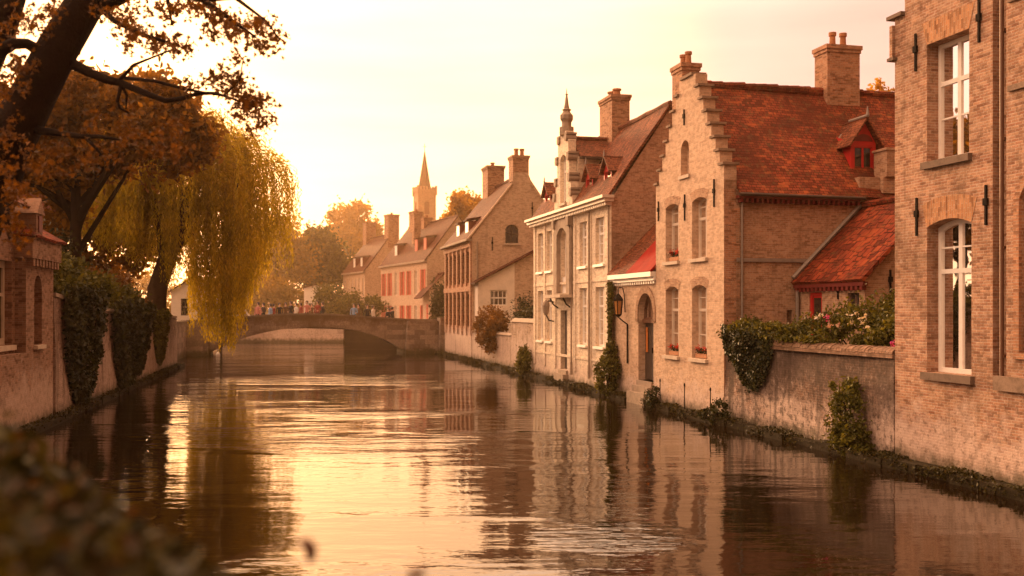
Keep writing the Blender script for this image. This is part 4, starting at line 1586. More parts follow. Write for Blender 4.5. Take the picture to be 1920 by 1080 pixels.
# ------------------------------------------------------------------ bridge
def bridge():
    h = thing('stone_bridge', 'low stone arch bridge across the canal with a solid weathered parapet', 'bridge', RF, (-8, 53.5, 0))
    ar = [(-2.38, -.3), (-2.38, .22), (-3.36, .80), (-4.2, 1.18), (-5.16, 1.48), (-6.5, 1.74), (-7.99, 1.86), (-9.3, 1.82), (-10.76, 1.64), (-12.0, 1.38), (-13.14, 1.05), (-14.2, .6), (-14.98, .2), (-14.98, -.3)]
    tp = [(-22, 2.04), (-17.1, 2.14), (-13.5, 2.40), (-11, 2.57), (-9.03, 2.63), (-6.8, 2.57), (-4.44, 2.40), (-1.54, 2.20), (.38, 2.18)]
    out = [(.38, -.5), (.38, 2.18)] + list(reversed(tp))[1:] + [(-22, -.5), (-14.98, -.5)] + list(reversed(ar))[0:] + [(-2.38, -.5)]
    mb = MB()
    for s in (52.0, 55.6):
        wall(mb, side(s), out, [])
    for k in range(len(ar) - 1):
        a, b = ar[k], ar[k + 1]
        mb.poly([(a[0], 52, a[1]), (b[0], 52, b[1]), (b[0], 55.6, b[1]), (a[0], 55.6, a[1])])
    # inner faces of the parapets and the roadway
    for k in range(len(tp) - 1):
        a, b = tp[k], tp[k + 1]
        for s0, s1 in ((52.0, 52.35), (55.25, 55.6)):
            mb.poly([(a[0], s0, a[1]), (b[0], s0, b[1]), (b[0], s1, b[1]), (a[0], s1, a[1])])
        mb.poly([(a[0], 52.35, a[1]), (b[0], 52.35, b[1]), (b[0], 52.35, b[1] - .9), (a[0], 52.35, a[1] - .9)])
        mb.poly([(a[0], 55.25, a[1]), (b[0], 55.25, b[1]), (b[0], 55.25, b[1] - .9), (a[0], 55.25, a[1] - .9)])
    mb.build('arch', M['bridge_stone'], h)
    d = MB()
    for k in range(len(tp) - 1):
        a, b = tp[k], tp[k + 1]
        d.poly([(a[0], 52.35, a[1] - .755), (b[0], 52.35, b[1] - .755), (b[0], 55.25, b[1] - .755), (a[0], 55.25, a[1] - .755)])
    d.build('roadway', M['paving'], h)
    c_near, c_back = MB(), MB()
    for k in range(len(tp) - 1):
        a, b = tp[k], tp[k + 1]
        n = max(1, round((b[0] - a[0]) / 1.0))
        for j in range(n):
            u0, u1 = j / n, (j + 1) / n
            p = (a[0] + (b[0] - a[0]) * u0 + .008, a[1] + (b[1] - a[1]) * u0)
            q = (a[0] + (b[0] - a[0]) * u1 - .008, a[1] + (b[1] - a[1]) * u1)
            for c, s0 in ((c_near, 51.93), (c_back, 55.2)):
                c.prism([(p[0], s0, p[1] + .003), (q[0], s0, q[1] + .003), (q[0], s0, q[1] + .12), (p[0], s0, p[1] + .12)], (0, .5, 0))
    c_near.build('coping', M['dark_stone'], h)
    c_back.build('coping', M['dark_stone'], h)
    v = MB()
    for k in range(1, len(ar) - 2):
        a, b = ar[k], ar[k + 1]
        n = 3
        for j in range(n):
            u0, u1 = j / n, (j + 1) / n
            p = (a[0] + (b[0] - a[0]) * u0, a[1] + (b[1] - a[1]) * u0)
            q = (a[0] + (b[0] - a[0]) * u1, a[1] + (b[1] - a[1]) * u1)
            v.prism([(p[0] - .01, 51.965, p[1]), (q[0] + .01, 51.965, q[1]), (q[0] + .01, 51.965, q[1] + .26), (p[0] - .01, 51.965, p[1] + .26)], (0, .03, 0))
    v.build('arch_ring', M['bridge_stone'], h)
    p = MB()
    p.prism([(-2.38, 51.9, -.5), (-.1, 51.9, -.5), (-.1, 51.9, 2.2), (-2.2, 51.9, 2.2)], (0, -.7, 0))
    p.box((-.1, 50.6, -.5), (.4, 52, 2.44))
    p.build('abutment', M['bridge_stone'], h)
    p = MB()
    p.box((-22, 50.9, -.5), (-15.2, 51.95, 1.9))
    p.build('abutment', M['bridge_stone'], h)


bridge()


def far_quay():
    g = thing('quay_wall', 'pale far quay wall seen through the arch of the bridge', 'wall', WORLD, (-15, 92, 0))
    mb = MB()
    mb.box((-120, 92.2, -.5), (-15, 93.2, 1.75))
    mb.box((-22.5, 91.4, -.5), (-15.2, 92.2, 1.75))
    mb.build('wall', M['quay_stone'], g)
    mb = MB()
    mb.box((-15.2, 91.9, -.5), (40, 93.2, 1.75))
    mb.build('dark_section', M['blackish_stone'], g)
    c = MB()
    c.box((-120, 91.3, 1.76), (40, 93.3, 1.88))
    c.build('coping', M['stone'], g)


far_quay()


def far_house(name, label, ox, oy, deg, length, z_e, t_r, z_r, mats, floors, nwin, red_every, dormers, chims, base=1.5, depth=None):
    F = Frame(ox, oy, deg)
    depth = depth or 2 * t_r
    h = thing(name, label, 'house', F, (0, length / 2, base))
    P = facade(0)
    mb = MB()
    holes, wins = [], []
    pitch = length / nwin
    for (z0, z1, wf) in floors:
        for k in range(nwin):
            a = pitch * (k + .5 - wf / 2)
            b = pitch * (k + .5 + wf / 2)
            holes.append(rect(a, b, z0, z1))
            wins.append((a, b, z0, z1, k))
    wall(mb, P, [(0, base - .5), (length, base - .5), (length, z_e), (0, z_e)], holes, .15)
    S = side(0)
    for s in (0, length):
        wall(mb, side(s), [(0, base - .5), (depth, base - .5), (depth, z_e), (t_r, z_r), (0, z_e)], [], .1)
    mb.poly([(depth, 0, base), (depth, length, base), (depth, length, z_e), (depth, 0, z_e)])
    mb.build('wall', mats[0], h)
    gable_roof(h, -.3, depth + .3, -.05, length + .05, z_e - .1, z_e - .1, t_r, z_r + .1, mats[1], axis='s')
    c = MB()
    c.box((-.3, -.1, z_e - .2), (-.01, length + .1, z_e))
    c.build('cornice', M['stone'], h)
    for (a, b, z0, z1, k) in wins:
        red = red_every and (k % red_every != 1)
        o = window(h, P, a, b, z0, z1, 0, .1, (.5,), (.66,), (), mat=M['orange_red'] if red else M['cream_paint'], pane=M['glass_pale'], fw=.09, mull=.05)
        if red:
            sh = MB()
            sh.box((-.05, a - .34, z0), (-.004, a - .02, z1))
            sh.box((-.05, b + .02, z0), (-.004, b + .34, z1))
            sh.build('shutter', M['orange_red'], o)
    for (s, z, w, hh, mat) in dormers:
        tt = (z - z_e) / (z_r - z_e) * t_r
        d = MB()
        d.box((tt - .1, s, z), (tt + 1.6, s + w, z + hh))
        do = d.build('dormer', M['dark_red'], h)
        r = MB()
        r.prism([(tt - .25, s - .12, z + hh), (tt + 2.4, s - .12, z + hh + .35), (tt + 2.4, s - .12, z + hh + .45), (tt - .25, s - .12, z + hh + .1)], (0, w + .24, 0))
        r.build('dormer_roof', mats[1], do)
        f = MB()
        f.box((tt - .14, s + .06, z + .05), (tt - .102, s + w - .06, z + hh - .05))
        f.build('dormer_window', mat, do)
    for (t, s, w, z0, z1) in chims:
        chimney(h, t - w / 2, t + w / 2, s, s + w * 1.2, z0, z1, M['chimney_brick'], ((t, s + w * .6),), .08, .3, .16)
    return F, h


far_house('shuttered_house', 'pale house with red shutters and steep brown roof just beyond the bridge', -8.42, 100, 22.6, 17.0, 7.9, 3.3, 12.3, (M['far_brick'], M['tile_far']),
          ((1.8, 3.4, .4), (4.5, 7.0, .42)), 7, 3, ((2.2, 9.0, 1.0, 1.3, M['orange_red']), (5.2, 9.0, 1.0, 1.3, M['orange_red']), (12.5, 8.9, 1.0, 1.2, M['white_paint'])), ((3.3, 13.5, 1.2, 11.6, 14.0), (1.6, 8.2, .7, 10.0, 13.3), (3.3, 9.8, .9, 11.6, 13.0)))
far_house('distant_house', 'plain distant house with brown roof and two chimneys, left of the red shuttered house', -19.3, 133, 25, 10.5, 8.0, 3.6, 12.9, (M['far_brick'], M['tile_far']),
          ((2.2, 3.8, .34), (4.7, 7.2, .34)), 6, 0, ((2.4, 8.7, .9, 1.3, M['white_paint']), (5.8, 8.7, .9, 1.3, M['white_paint'])), ((3.6, 9.0, 1.4, 12.0, 15.2), (3.9, -.2, 1.5, 11.2, 15.6)))


def shed():
    F = Frame(-8.1, 97, 14)
    h = thing('shed', 'small shed with dark brown roof at the end of the bridge', 'shed', F, (1, 1.5, 1.5))
    mb = MB()
    mb.box((.2, 0, 1.4), (3.2, 4, 5.0))
    mb.poly([(.2, 0, 5), (3.2, 0, 5), (1.7, 0, 6.4)])
    mb.build('wall', M['far_brick'], h)
    gable_roof(h, -.7, 3.6, -.2, 4.2, 4.1, 4.6, 1.6, 6.5, M['tile_far'], axis='s')
    d = MB()
    d.box((.17, .8, 1.5), (.198, 1.7, 3.5))
    d.build('door', M['orange_red'], h)


shed()


def church():
    F = Frame(-20.0, 232, 20)
    h = thing('church_tower', 'slender church tower with octagonal spire rising above the distant roofs', 'church', F, (0, 0, 1.5))
    mb = MB()
    w = 2.1
    wi = rect(-.65, .65, 24.6, 27.6, .65)
    for P in (lambda a, z, d=0: (-w + d, a, z), lambda a, z, d=0: (a, -w + d, z), lambda a, z, d=0: (w - d, a, z), lambda a, z, d=0: (a, w - d, z)):
        wall(mb, P, [(-w, 1), (w, 1), (w, 29.8), (-w, 29.8)], [wi], .3)
    mb.build('wall', M['chimney_brick'], h)
    g = MB()
    for s in (-1, 1):
        g.box((-w - .15, s * w - .15, 29.8), (w + .15, s * w + .15, 30.2))
        g.box((s * w - .15, -w + .15, 29.8), (s * w + .15, w - .15, 30.2))
    for i in range(7):
        a = -w + .05 + i * (2 * w - .1) / 6.0
        for s in (-1, 1):
            g.box((a - .2, s * w - .15, 30.2), (a + .2, s * w + .15, 30.9))
            if 0 < i < 6:
                g.box((s * w - .15, a - .2, 30.2), (s * w + .15, a + .2, 30.9))
    for sx in (-1, 1):
        for sy in (-1, 1):
            g.box((sx * w - .22, sy * w - .22, 29.0), (sx * w + .22, sy * w + .22, 31.1))
    g.build('parapet', M['chimney_brick'], h)
    s = MB()
    s.tube([(0, 0, 29.8), (0, 0, 30.6), (0, 0, 39.4)], [1.55, 1.5, .05], 8)
    s.build('spire', M['tile_far'], h)
    c = MB()
    c.tube([(0, 0, 39.2), (0, 0, 40.9)], .05, 6)
    c.box((-.35, -.05, 40.2), (.35, .05, 40.3))
    c.build('cross', M['iron'], h)
    lv = MB()
    lv.box((-.6, -w + .31, 24.6), (.6, -w + .36, 27.5))
    lv.box((-w + .31, -.6, 24.6), (-w + .36, .6, 27.5))
    lv.build('louver', M['dark_red'], h)


church()


def white_building(label, ox, oy, deg, w, d, ze, rise, door_mat):
    F = Frame(ox, oy, deg)
    h = thing('white_cottage', label, 'building', F, (0, 0, 1.5))
    S = side(0)
    mb = MB()
    wi = rect(w * .2, w * .36, 2.6, 3.7)
    wall(mb, S, [(0, 1), (w, 1), (w, ze), (w / 2, ze + rise), (0, ze)], [wi], .15)
    mb.poly([(0, 0, 1), (0, d, 1), (0, d, ze), (0, 0, ze)])
    mb.poly([(w, 0, 1), (w, d, 1), (w, d, ze), (w, 0, ze)])
    mb.poly([(0, d, 1), (w, d, 1), (w, d, ze), (w / 2, d, ze + rise), (0, d, ze)])
    mb.build('wall', M['white_paint'], h)
    gable_roof(h, -.2, w + .2, -.15, d + .15, ze - .02, ze - .02, w / 2, ze + rise + .1, M['tile_far'], axis='s')
    window(h, S, w * .2, w * .36, 2.6, 3.7, 0, .1, (.5,), (.5,), (), mat=M['dark_wood'], pane=M['glass_dark'])
    dd = MB()
    dd.box((w * .55, -.03, 1.2), (w * .72, -.003, 3.3))
    dd.build('door', door_mat, h)


white_building('white cottage beyond the bridge beside the round green bushes', -23.7, 115.5, 10, 2.5, 4, 5.45, .3, M['dark_wood'])
white_building('pale cottage half hidden behind the hanging willow branches', -22.2, 66, 12, 3.0, 4, 4.2, .9, M['slate_wood'])


# ------------------------------------------------------------------ left bank
def left_bank():
    LP = lambda h, z, d=0.0: (-d, h, z)
    g = thing('canal_wall', 'long lime stained canal wall under hanging ivy on the left bank', 'wall', LF, (0, 15, 0))
    mb = MB()
    pts = [(2.7, 3.35), (9, 2.95), (17.9, 2.82), (28.2, 2.55)]
    for k in range(3):
        (s0, z0), (s1, z1) = pts[k], pts[k + 1]
        mb.slab((.07, s0, -.5), (.07, s1, -.5), (0, s1, z1), (0, s0, z0), 14, 8, .5, .02)
    mb.box((-.5, 28.2, -.5), (.0, 28.6, 2.5))
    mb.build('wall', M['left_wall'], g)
    c = MB()
    for k in range(3):
        (s0, z0), (s1, z1) = pts[k], pts[k + 1]
        c.prism([(.06, s0, z0), (-.56, s0, z0), (-.56, s0, z0 + .1), (.06, s0, z0 + .1)], (0, s1 - s0, z1 - z0))
    c.build('coping', M['stone'], g)
    g2 = thing('wing_wall', 'dark stained wing wall between the left canal wall and the bridge', 'wall', LF, (-1.1, 35, 0))
    mb = MB()
    mb.box((-1.35, 28.0, -.5), (-.9, 42.05, 2.2))
    mb.build('wall', M['bridge_stone'], g2)
    c = MB()
    c.box((-1.42, 28.0, 2.203), (-.84, 42.1, 2.3))
    c.build('coping', M['dark_stone'], g2)
    mb = MB()
    mb.box((-1.25, 2.8, 1.4), (-.52, 28.2, 1.95))
    mb.build('garden_bed', M['earth'], g)
    # brick turret with an arched niche
    t = thing('turret', 'small brick turret with arched niche, corbel table and red tiled cap', 'turret', LF, (-1.4, 1.35, 0))
    mb = MB()
    ni = rect(.75, 1.5, 2.1, 3.86, .37)
    wall(mb, LP, [(0, -.5), (2.68, -.5), (2.68, 4.25), (0, 4.25)], [ni], .3)
    mb.poly([(-.25, a, z) for a, z in ni])
    mb.box((-2.6, .002, -.5), (-.31, 2.678, 4.25))
    for s in (0.0, 2.68):
        mb.poly([(0, s, -.5), (-.32, s, -.5), (-.32, s, 4.25), (0, s, 4.25)])
    for k in range(9):
        s = .06 + k * .3
        mb.box((0.002, s, 4.06), (.16, s + .15, 4.25))
    mb.box((-2.7, -.1, 4.25), (.18, 2.8, 4.78))
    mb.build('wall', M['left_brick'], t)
    sl = MB()
    sl.box((-.2, .7, 2.0), (.1, 1.55, 2.095))
    sl.build('niche_sill', M['pale_stone'], t)
    r = MB()
    a, b = (.3, -.2, 4.8), (.3, 2.9, 4.8)
    a2, b2 = (-2.8, -.2, 4.8), (-2.8, 2.9, 4.8)
    p, q = (-1.25, 1.2, 5.75), (-1.25, 1.5, 5.75)
    r.slab(a, b, q, p, 8, 6, .07, .01)
    r.slab(a2, b2, q, p, 8, 6, .07, .01)
    r.slab(a, a2, p, (-1.26, 1.2, 5.75), 8, 6, .07, .01)
    r.slab(b, b2, q, (-1.26, 1.5, 5.75), 8, 6, .07, .01)
    r.build('roof', M['tile_pan'], t)
    d = MB()
    d.box((-.6, .15, 4.79), (.2, .75, 5.35))
    d.prism([(.24, .08, 5.35), (.24, .82, 5.35), (.24, .45, 5.75)], (-.9, 0, 0))
    do = d.build('dormer', M['left_brick'], t)
    w = MB()
    w.box((.205, .3, 4.9), (.23, .6, 5.3))
    w.build('dormer_window', M['dark_red'], do)
    # house front that runs out of view
    h = thing('canal_house', 'shadowed brick house at the left edge with tall stone framed window', 'house', LF, (-3, -2.5, 0))
    mb = MB()
    wi = rect(-1.75, -.25, 2.15, 4.15)
    P = lambda hh, z, d=0.0: (-.25 - d, hh, z)
    wall(mb, P, [(-6, 1.9), (-.001, 1.9), (-.001, 5.6), (-6, 5.6)], [wi], .2)
    mb.box((-.4, -6, -.5), (.0, -.001, 1.95))
    mb.poly([(-.25, -6, 1.9), (-6, -6, 1.9), (-6, -6, 5.6), (-.25, -6, 5.6)])
    mb.poly([(-6, -6, 1.9), (-6, 0, 1.9), (-6, 0, 5.6), (-6, -6, 5.6)])
    mb.poly([(-.25, -.001, 4.2), (-6, -.001, 4.2), (-6, -.001, 5.6), (-3, -.001, 8), (-.25, -.001, 5.6)])
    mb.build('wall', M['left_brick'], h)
    window(h, P, -1.75, -.25, 2.15, 4.15, 0, .16, (.36, .68), (.6,), (), mat=M['pale_stone'], pane=M['glass_dark'], sill=.12, sill_mat=M['pale_stone'], fw=.16, mull=.08)
    gable_roof(h, .1, -6.2, -6.2, .05, 5.5, 5.5, -3, 8.1, M['tile_brown'], axis='s')
    # tower behind
    F = Frame(-21.6, 45.5, 11)
    tw = thing('roof_tower', 'square brick tower with a truncated slate roof behind the small turret', 'tower', F, (0, 0, 1.9))
    mb = MB()
    mb.box((-.9, -.9, 1.5), (.9, .9, 7.2))
    mb.box((-1.0, -1.0, 6.6), (1.0, 1.0, 6.8))
    mb.build('wall', M['left_brick'], tw)
    r = MB()
    n = 4
    lo = [(-1.05, -1.05), (1.05, -1.05), (1.05, 1.05), (-1.05, 1.05)]
    for k in range(4):
        a, b = lo[k], lo[(k + 1) % 4]
        f = .45
        r.slab((a[0], a[1], 7.2), (b[0], b[1], 7.2), (b[0] * f, b[1] * f, 8.6), (a[0] * f, a[1] * f, 8.6), 6, 6, .06, .006)
    r.box((-.5, -.5, 8.58), (.5, .5, 8.66))
    r.tube([(-.2, 0, 8.6), (-.2, 0, 9.1)], [.07, .02], 6)
    r.tube([(.25, 0, 8.6), (.25, 0, 8.95)], [.07, .02], 6)
    r.build('roof', M['tile_brown'], tw)


left_bank()



#@@PART3
# ------------------------------------------------------------------ foliage
SHAPES = {
    'leaf': [(-.5, 0), (-.15, .24), (.2, .2), (.5, 0), (.2, -.2), (-.15, -.24)],
    'quad': [(-.5, 0), (0, .3), (.5, 0), (0, -.3)],
    'strip': [(-.5, 0), (-.1, .13), (.5, 0), (-.1, -.13)],
    'maple': [(-.45, 0), (-.12, .12), (-.3, .48), (.02, .26), (.12, .55), (.2, .2), (.6, 0), (.2, -.2), (.12, -.55), (.02, -.26), (-.3, -.48), (-.12, -.12)],
}


def unit(v):
    return v / np.maximum(np.linalg.norm(v, axis=1, keepdims=True), 1e-9)


def leaf_obj(name, mat, pts, size, parent=None, fr=None, base=None, shape='quad', axis=None, spread=1.0, normal=None, label=None):
    """one mesh of many separate leaves"""
    pts = np.asarray(pts, float)
    N = len(pts)
    if parent is not None:
        base = BASE[parent.name]
    b0 = np.array(base, float) if base is not None else np.zeros(3)
    sz = (np.full(N, size) * RNG.uniform(.65, 1.35, N))[:, None]
    a = RNG.normal(size=(N, 3))
    if axis is not None:
        a = unit(a) * spread + np.asarray(axis, float)
    a = unit(a)
    b = RNG.normal(size=(N, 3))
    if normal is not None:
        nn = unit(np.asarray(normal, float) + RNG.normal(size=(N, 3)) * .45)
        b = np.cross(nn, a)
    b = unit(b - a * (a * b).sum(1, keepdims=True))
    c = np.cross(a, b)
    sh = SHAPES[shape]
    k = len(sh)
    vs = np.empty((N, k, 3))
    for i, (u, v) in enumerate(sh):
        vs[:, i] = pts - b0 + sz * (a * u + b * v + c * (abs(v) * .35 - abs(u) * .15))
    me = bpy.data.meshes.new(name)
    me.vertices.add(N * k)
    me.vertices.foreach_set('co', vs.reshape(-1))
    me.loops.add(N * k)
    me.loops.foreach_set('vertex_index', np.arange(N * k, dtype=np.int32))
    me.polygons.add(N)
    me.polygons.foreach_set('loop_start', np.arange(0, N * k, k, dtype=np.int32))
    me.polygons.foreach_set('loop_total', np.full(N, k, dtype=np.int32))
    me.materials.append(mat)
    me.update(calc_edges=True)
    me.validate()
    o = bpy.data.objects.new(name, me)
    COL.objects.link(o)
    if parent is not None:
        o.parent = parent
    else:
        o.location = fr.w(*base)
        o.rotation_euler = (0, 0, fr.a)
    BASE[o.name] = Vector(b0)
    if label:
        o['label'] = label
    return o


def cloud(blobs, n, clumps=40, spread=.22, shell=.55):
    """points gathered in clumps through ellipsoids (cx,cy,cz,rx,ry,rz)"""
    vol = np.array([b[3] * b[4] * b[5] for b in blobs]) ** .7
    cnt = np.maximum((vol / vol.sum() * n).astype(int), 1)
    kc = np.maximum((vol / vol.sum() * clumps).astype(int), 5)
    out = []
    for b, m, k in zip(blobs, cnt, kc):
        d = unit(RNG.normal(size=(k, 3)))
        r = (shell + (1 - shell) * RNG.uniform(0, 1, k) ** .6)[:, None]
        c = d * r
        w = RNG.uniform(.4, 1.6, k)
        idx = RNG.choice(k, m, p=w / w.sum())
        s = spread * RNG.uniform(.6, 1.3, k)[idx][:, None]
        p = c[idx] + RNG.normal(size=(m, 3)) * s
        out.append(p * np.array(b[3:6]) + np.array(b[:3]))
    return np.concatenate(out)


def at(x, y, d):
    return Vector(((x - 960) / 1900 * d, d, 3 - (y - 580) / 1900 * d))


def bush(name, label, cat, fr, base, blobs, n, leaf, mat, clumps=40, spread=.2, group=None, shape='leaf', stems=5, shell=.5):
    o = thing(name, label, cat, fr, base, group)
    leaf_obj('foliage', mat, cloud(blobs, n, clumps, spread, shell), leaf, o, shape=shape)
    mb = MB()
    rr = random.Random(len(label))
    for k in range(stems):
        b = blobs[k % len(blobs)]
        p0 = Vector(base) + Vector((rr.uniform(-.08, .08), rr.uniform(-.08, .08), 0))
        p2 = Vector((b[0] + rr.uniform(-.5, .5) * b[3], b[1] + rr.uniform(-.5, .5) * b[4], b[2] + rr.uniform(-.1, .6) * b[5]))
        mb.tube([p0, p0.lerp(p2, .5) + Vector((0, 0, .05)), p2], [.03, .02, .006], 5)
    mb.build('stem', M['bark'], o)
    return o


def tree(name, label, base, h, crown, n, leaf, mat, r0=.3, bark='bark', clumps=90, spread=.16, group=None, shape='quad', limbs=10, shell=.35, cat='tree'):
    o = thing(name, label, cat, WORLD, base, group)
    rr = random.Random(int(abs(base[0] * 31 + base[1] * 7)))
    mb = MB()
    B = Vector(base)
    tp = B + Vector((rr.uniform(-.3, .3), rr.uniform(-.3, .3), h))
    mb.tube([B - Vector((0, 0, .3)), B + Vector((0, 0, .4)), B.lerp(tp, .5) + Vector((rr.uniform(-.2, .2), 0, 0)), tp], [r0 * 1.5, r0, r0 * .75, r0 * .5], 10)
    to = mb.build('trunk', M[bark], o, smooth=True)
    lb = MB()
    for k in range(limbs):
        b = crown[k % len(crown)]
        e = Vector((b[0] + rr.uniform(-.75, .75) * b[3], b[1] + rr.uniform(-.75, .75) * b[4], b[2] + rr.uniform(-.3, .75) * b[5]))
        s = B.lerp(tp, rr.uniform(.55, 1))
        m_ = s.lerp(e, .5) + Vector((0, 0, .12 * (e - s).length))
        lb.tube([s, m_, e], [r0 * .38, r0 * .2, r0 * .05], 6)
    lb.build('limb', M[bark], to, smooth=True)
    leaf_obj('crown', mat, cloud(crown, n, clumps, spread, shell), leaf, o, shape=shape)
    return o


def trees():
    tree('autumn_tree', 'tall brown autumn tree behind the willow on the left bank', (-15.6, 37, 1.9), 5.5,
         [(-15.0, 37.5, 9.9, 3.4, 3.2, 2.3), (-12.8, 37.5, 9.6, 1.8, 2.4, 1.6), (-17.2, 37, 9.2, 2.6, 3, 2.0), (-18.6, 38, 7.4, 2.4, 2.4, 2.0)], 30000, .26, M['leaf_autumn'], .3, clumps=170, spread=.13, shape='leaf', limbs=16)
    tree('autumn_tree', 'dense dark tree behind the slate roofed tower at the left edge', (-27, 52, 1.9), 6,
         [(-26, 52, 8, 4.5, 3, 4.5), (-21.5, 53, 6.5, 3, 2.6, 3.2), (-25, 56, 11, 4, 4, 3), (-23, 54, 10, 3.2, 2.6, 3.2)], 30000, .36, M['leaf_autumn'], .4, clumps=110, spread=.16)
    tree('golden_tree', 'hazy golden tree just right of the willow beyond the bridge', (-33, 142, 1.6), 7,
         [(-33, 142, 10.5, 5.0, 4, 5.5), (-36.5, 140, 8.5, 4, 4, 5)], 14000, .6, M['leaf_far'], .4, clumps=90, spread=.2)
    tree('golden_tree', 'lower golden tree above the crowd at the left end of the bridge', (-32, 122, 1.6), 3.2,
         [(-30, 122, 4.9, 3.4, 3, 3.0), (-33.5, 123, 5.2, 3, 3, 3.4), (-27.6, 121, 4.2, 2, 2, 2.2), (-26.6, 125, 3.4, 1.9, 2, 2.3)], 12000, .42, M['leaf_far'], .25, clumps=70, spread=.2)
    tree('dark_tree', 'dark round tree left of the distant house with two chimneys', (-27, 146, 1.6), 6,
         [(-27, 146, 9.4, 3.8, 3, 5.4), (-29.5, 147, 11, 3, 3, 4)], 16000, .55, M['leaf_bush'], .4, clumps=80, spread=.18)
    tree('golden_tree', 'pale hazy tall tree behind the distant chimneys', (-34, 215, 1.6), 13,
         [(-34, 215, 19.5, 6.2, 4, 6), (-38, 214, 16, 4, 4, 5), (-30.5, 216, 17, 3.6, 4, 5)], 12000, .8, M['leaf_gold'], .5, clumps=70, spread=.15)
    tree('golden_tree', 'golden tree between the church spire and the red brick house', (-5.6, 122, 1.6), 9,
         [(-5.6, 122, 15.6, 2.4, 2.4, 2.7), (-4.4, 122, 13, 2.6, 2.4, 3.0), (-6.9, 122, 13.6, 1.9, 2, 2.2)], 9000, .45, M['leaf_gold'], .3, clumps=50, spread=.15)
    tree('distant_tree', 'thin treetop just showing over the red tiled roof beside the tall tan house', (23.5, 62, 1.6), 9.5,
         [(22.8, 62, 15.3, 1.6, 1.5, 1.5), (24.6, 62, 15.4, 1.6, 1.5, 1.6)], 2600, .26, M['leaf_gold'], .2, clumps=40, spread=.14)
    bush('round_bush', 'round green bush beside the white cottage beyond the bridge', 'bush', WORLD, (-20.6, 113, 1.6), [(-20.4, 113, 3.6, 1.7, 1.5, 2.0)], 3500, .3, M['leaf_bush'])
    bush('low_hedge', 'long low green bush in front of the distant house', 'bush', WORLD, (-17.2, 112, 1.6), [(-18.2, 112, 3.1, 1.8, 1.4, 1.6), (-15.8, 112, 2.9, 1.6, 1.4, 1.4)], 5000, .3, M['leaf_bush'])
    bush('round_bush', 'dark bush between the shuttered house and the red brick house', 'bush', WORLD, (-6.2, 88, 1.6), [(-6.3, 88, 3.4, .8, 1.0, 1.9)], 2600, .22, M['leaf_ivy'])
    bush('hill_bush', 'wide low band of hazy shrubs at the left under the willow', 'bush', WORLD, (-38, 118, 1.6), [(-37, 118, 3.6, 3, 3, 2.6), (-42, 119, 4.5, 4, 3, 3.5), (-48, 119, 5, 4, 3, 4)], 9000, .42, M['leaf_far'], clumps=60)


trees()


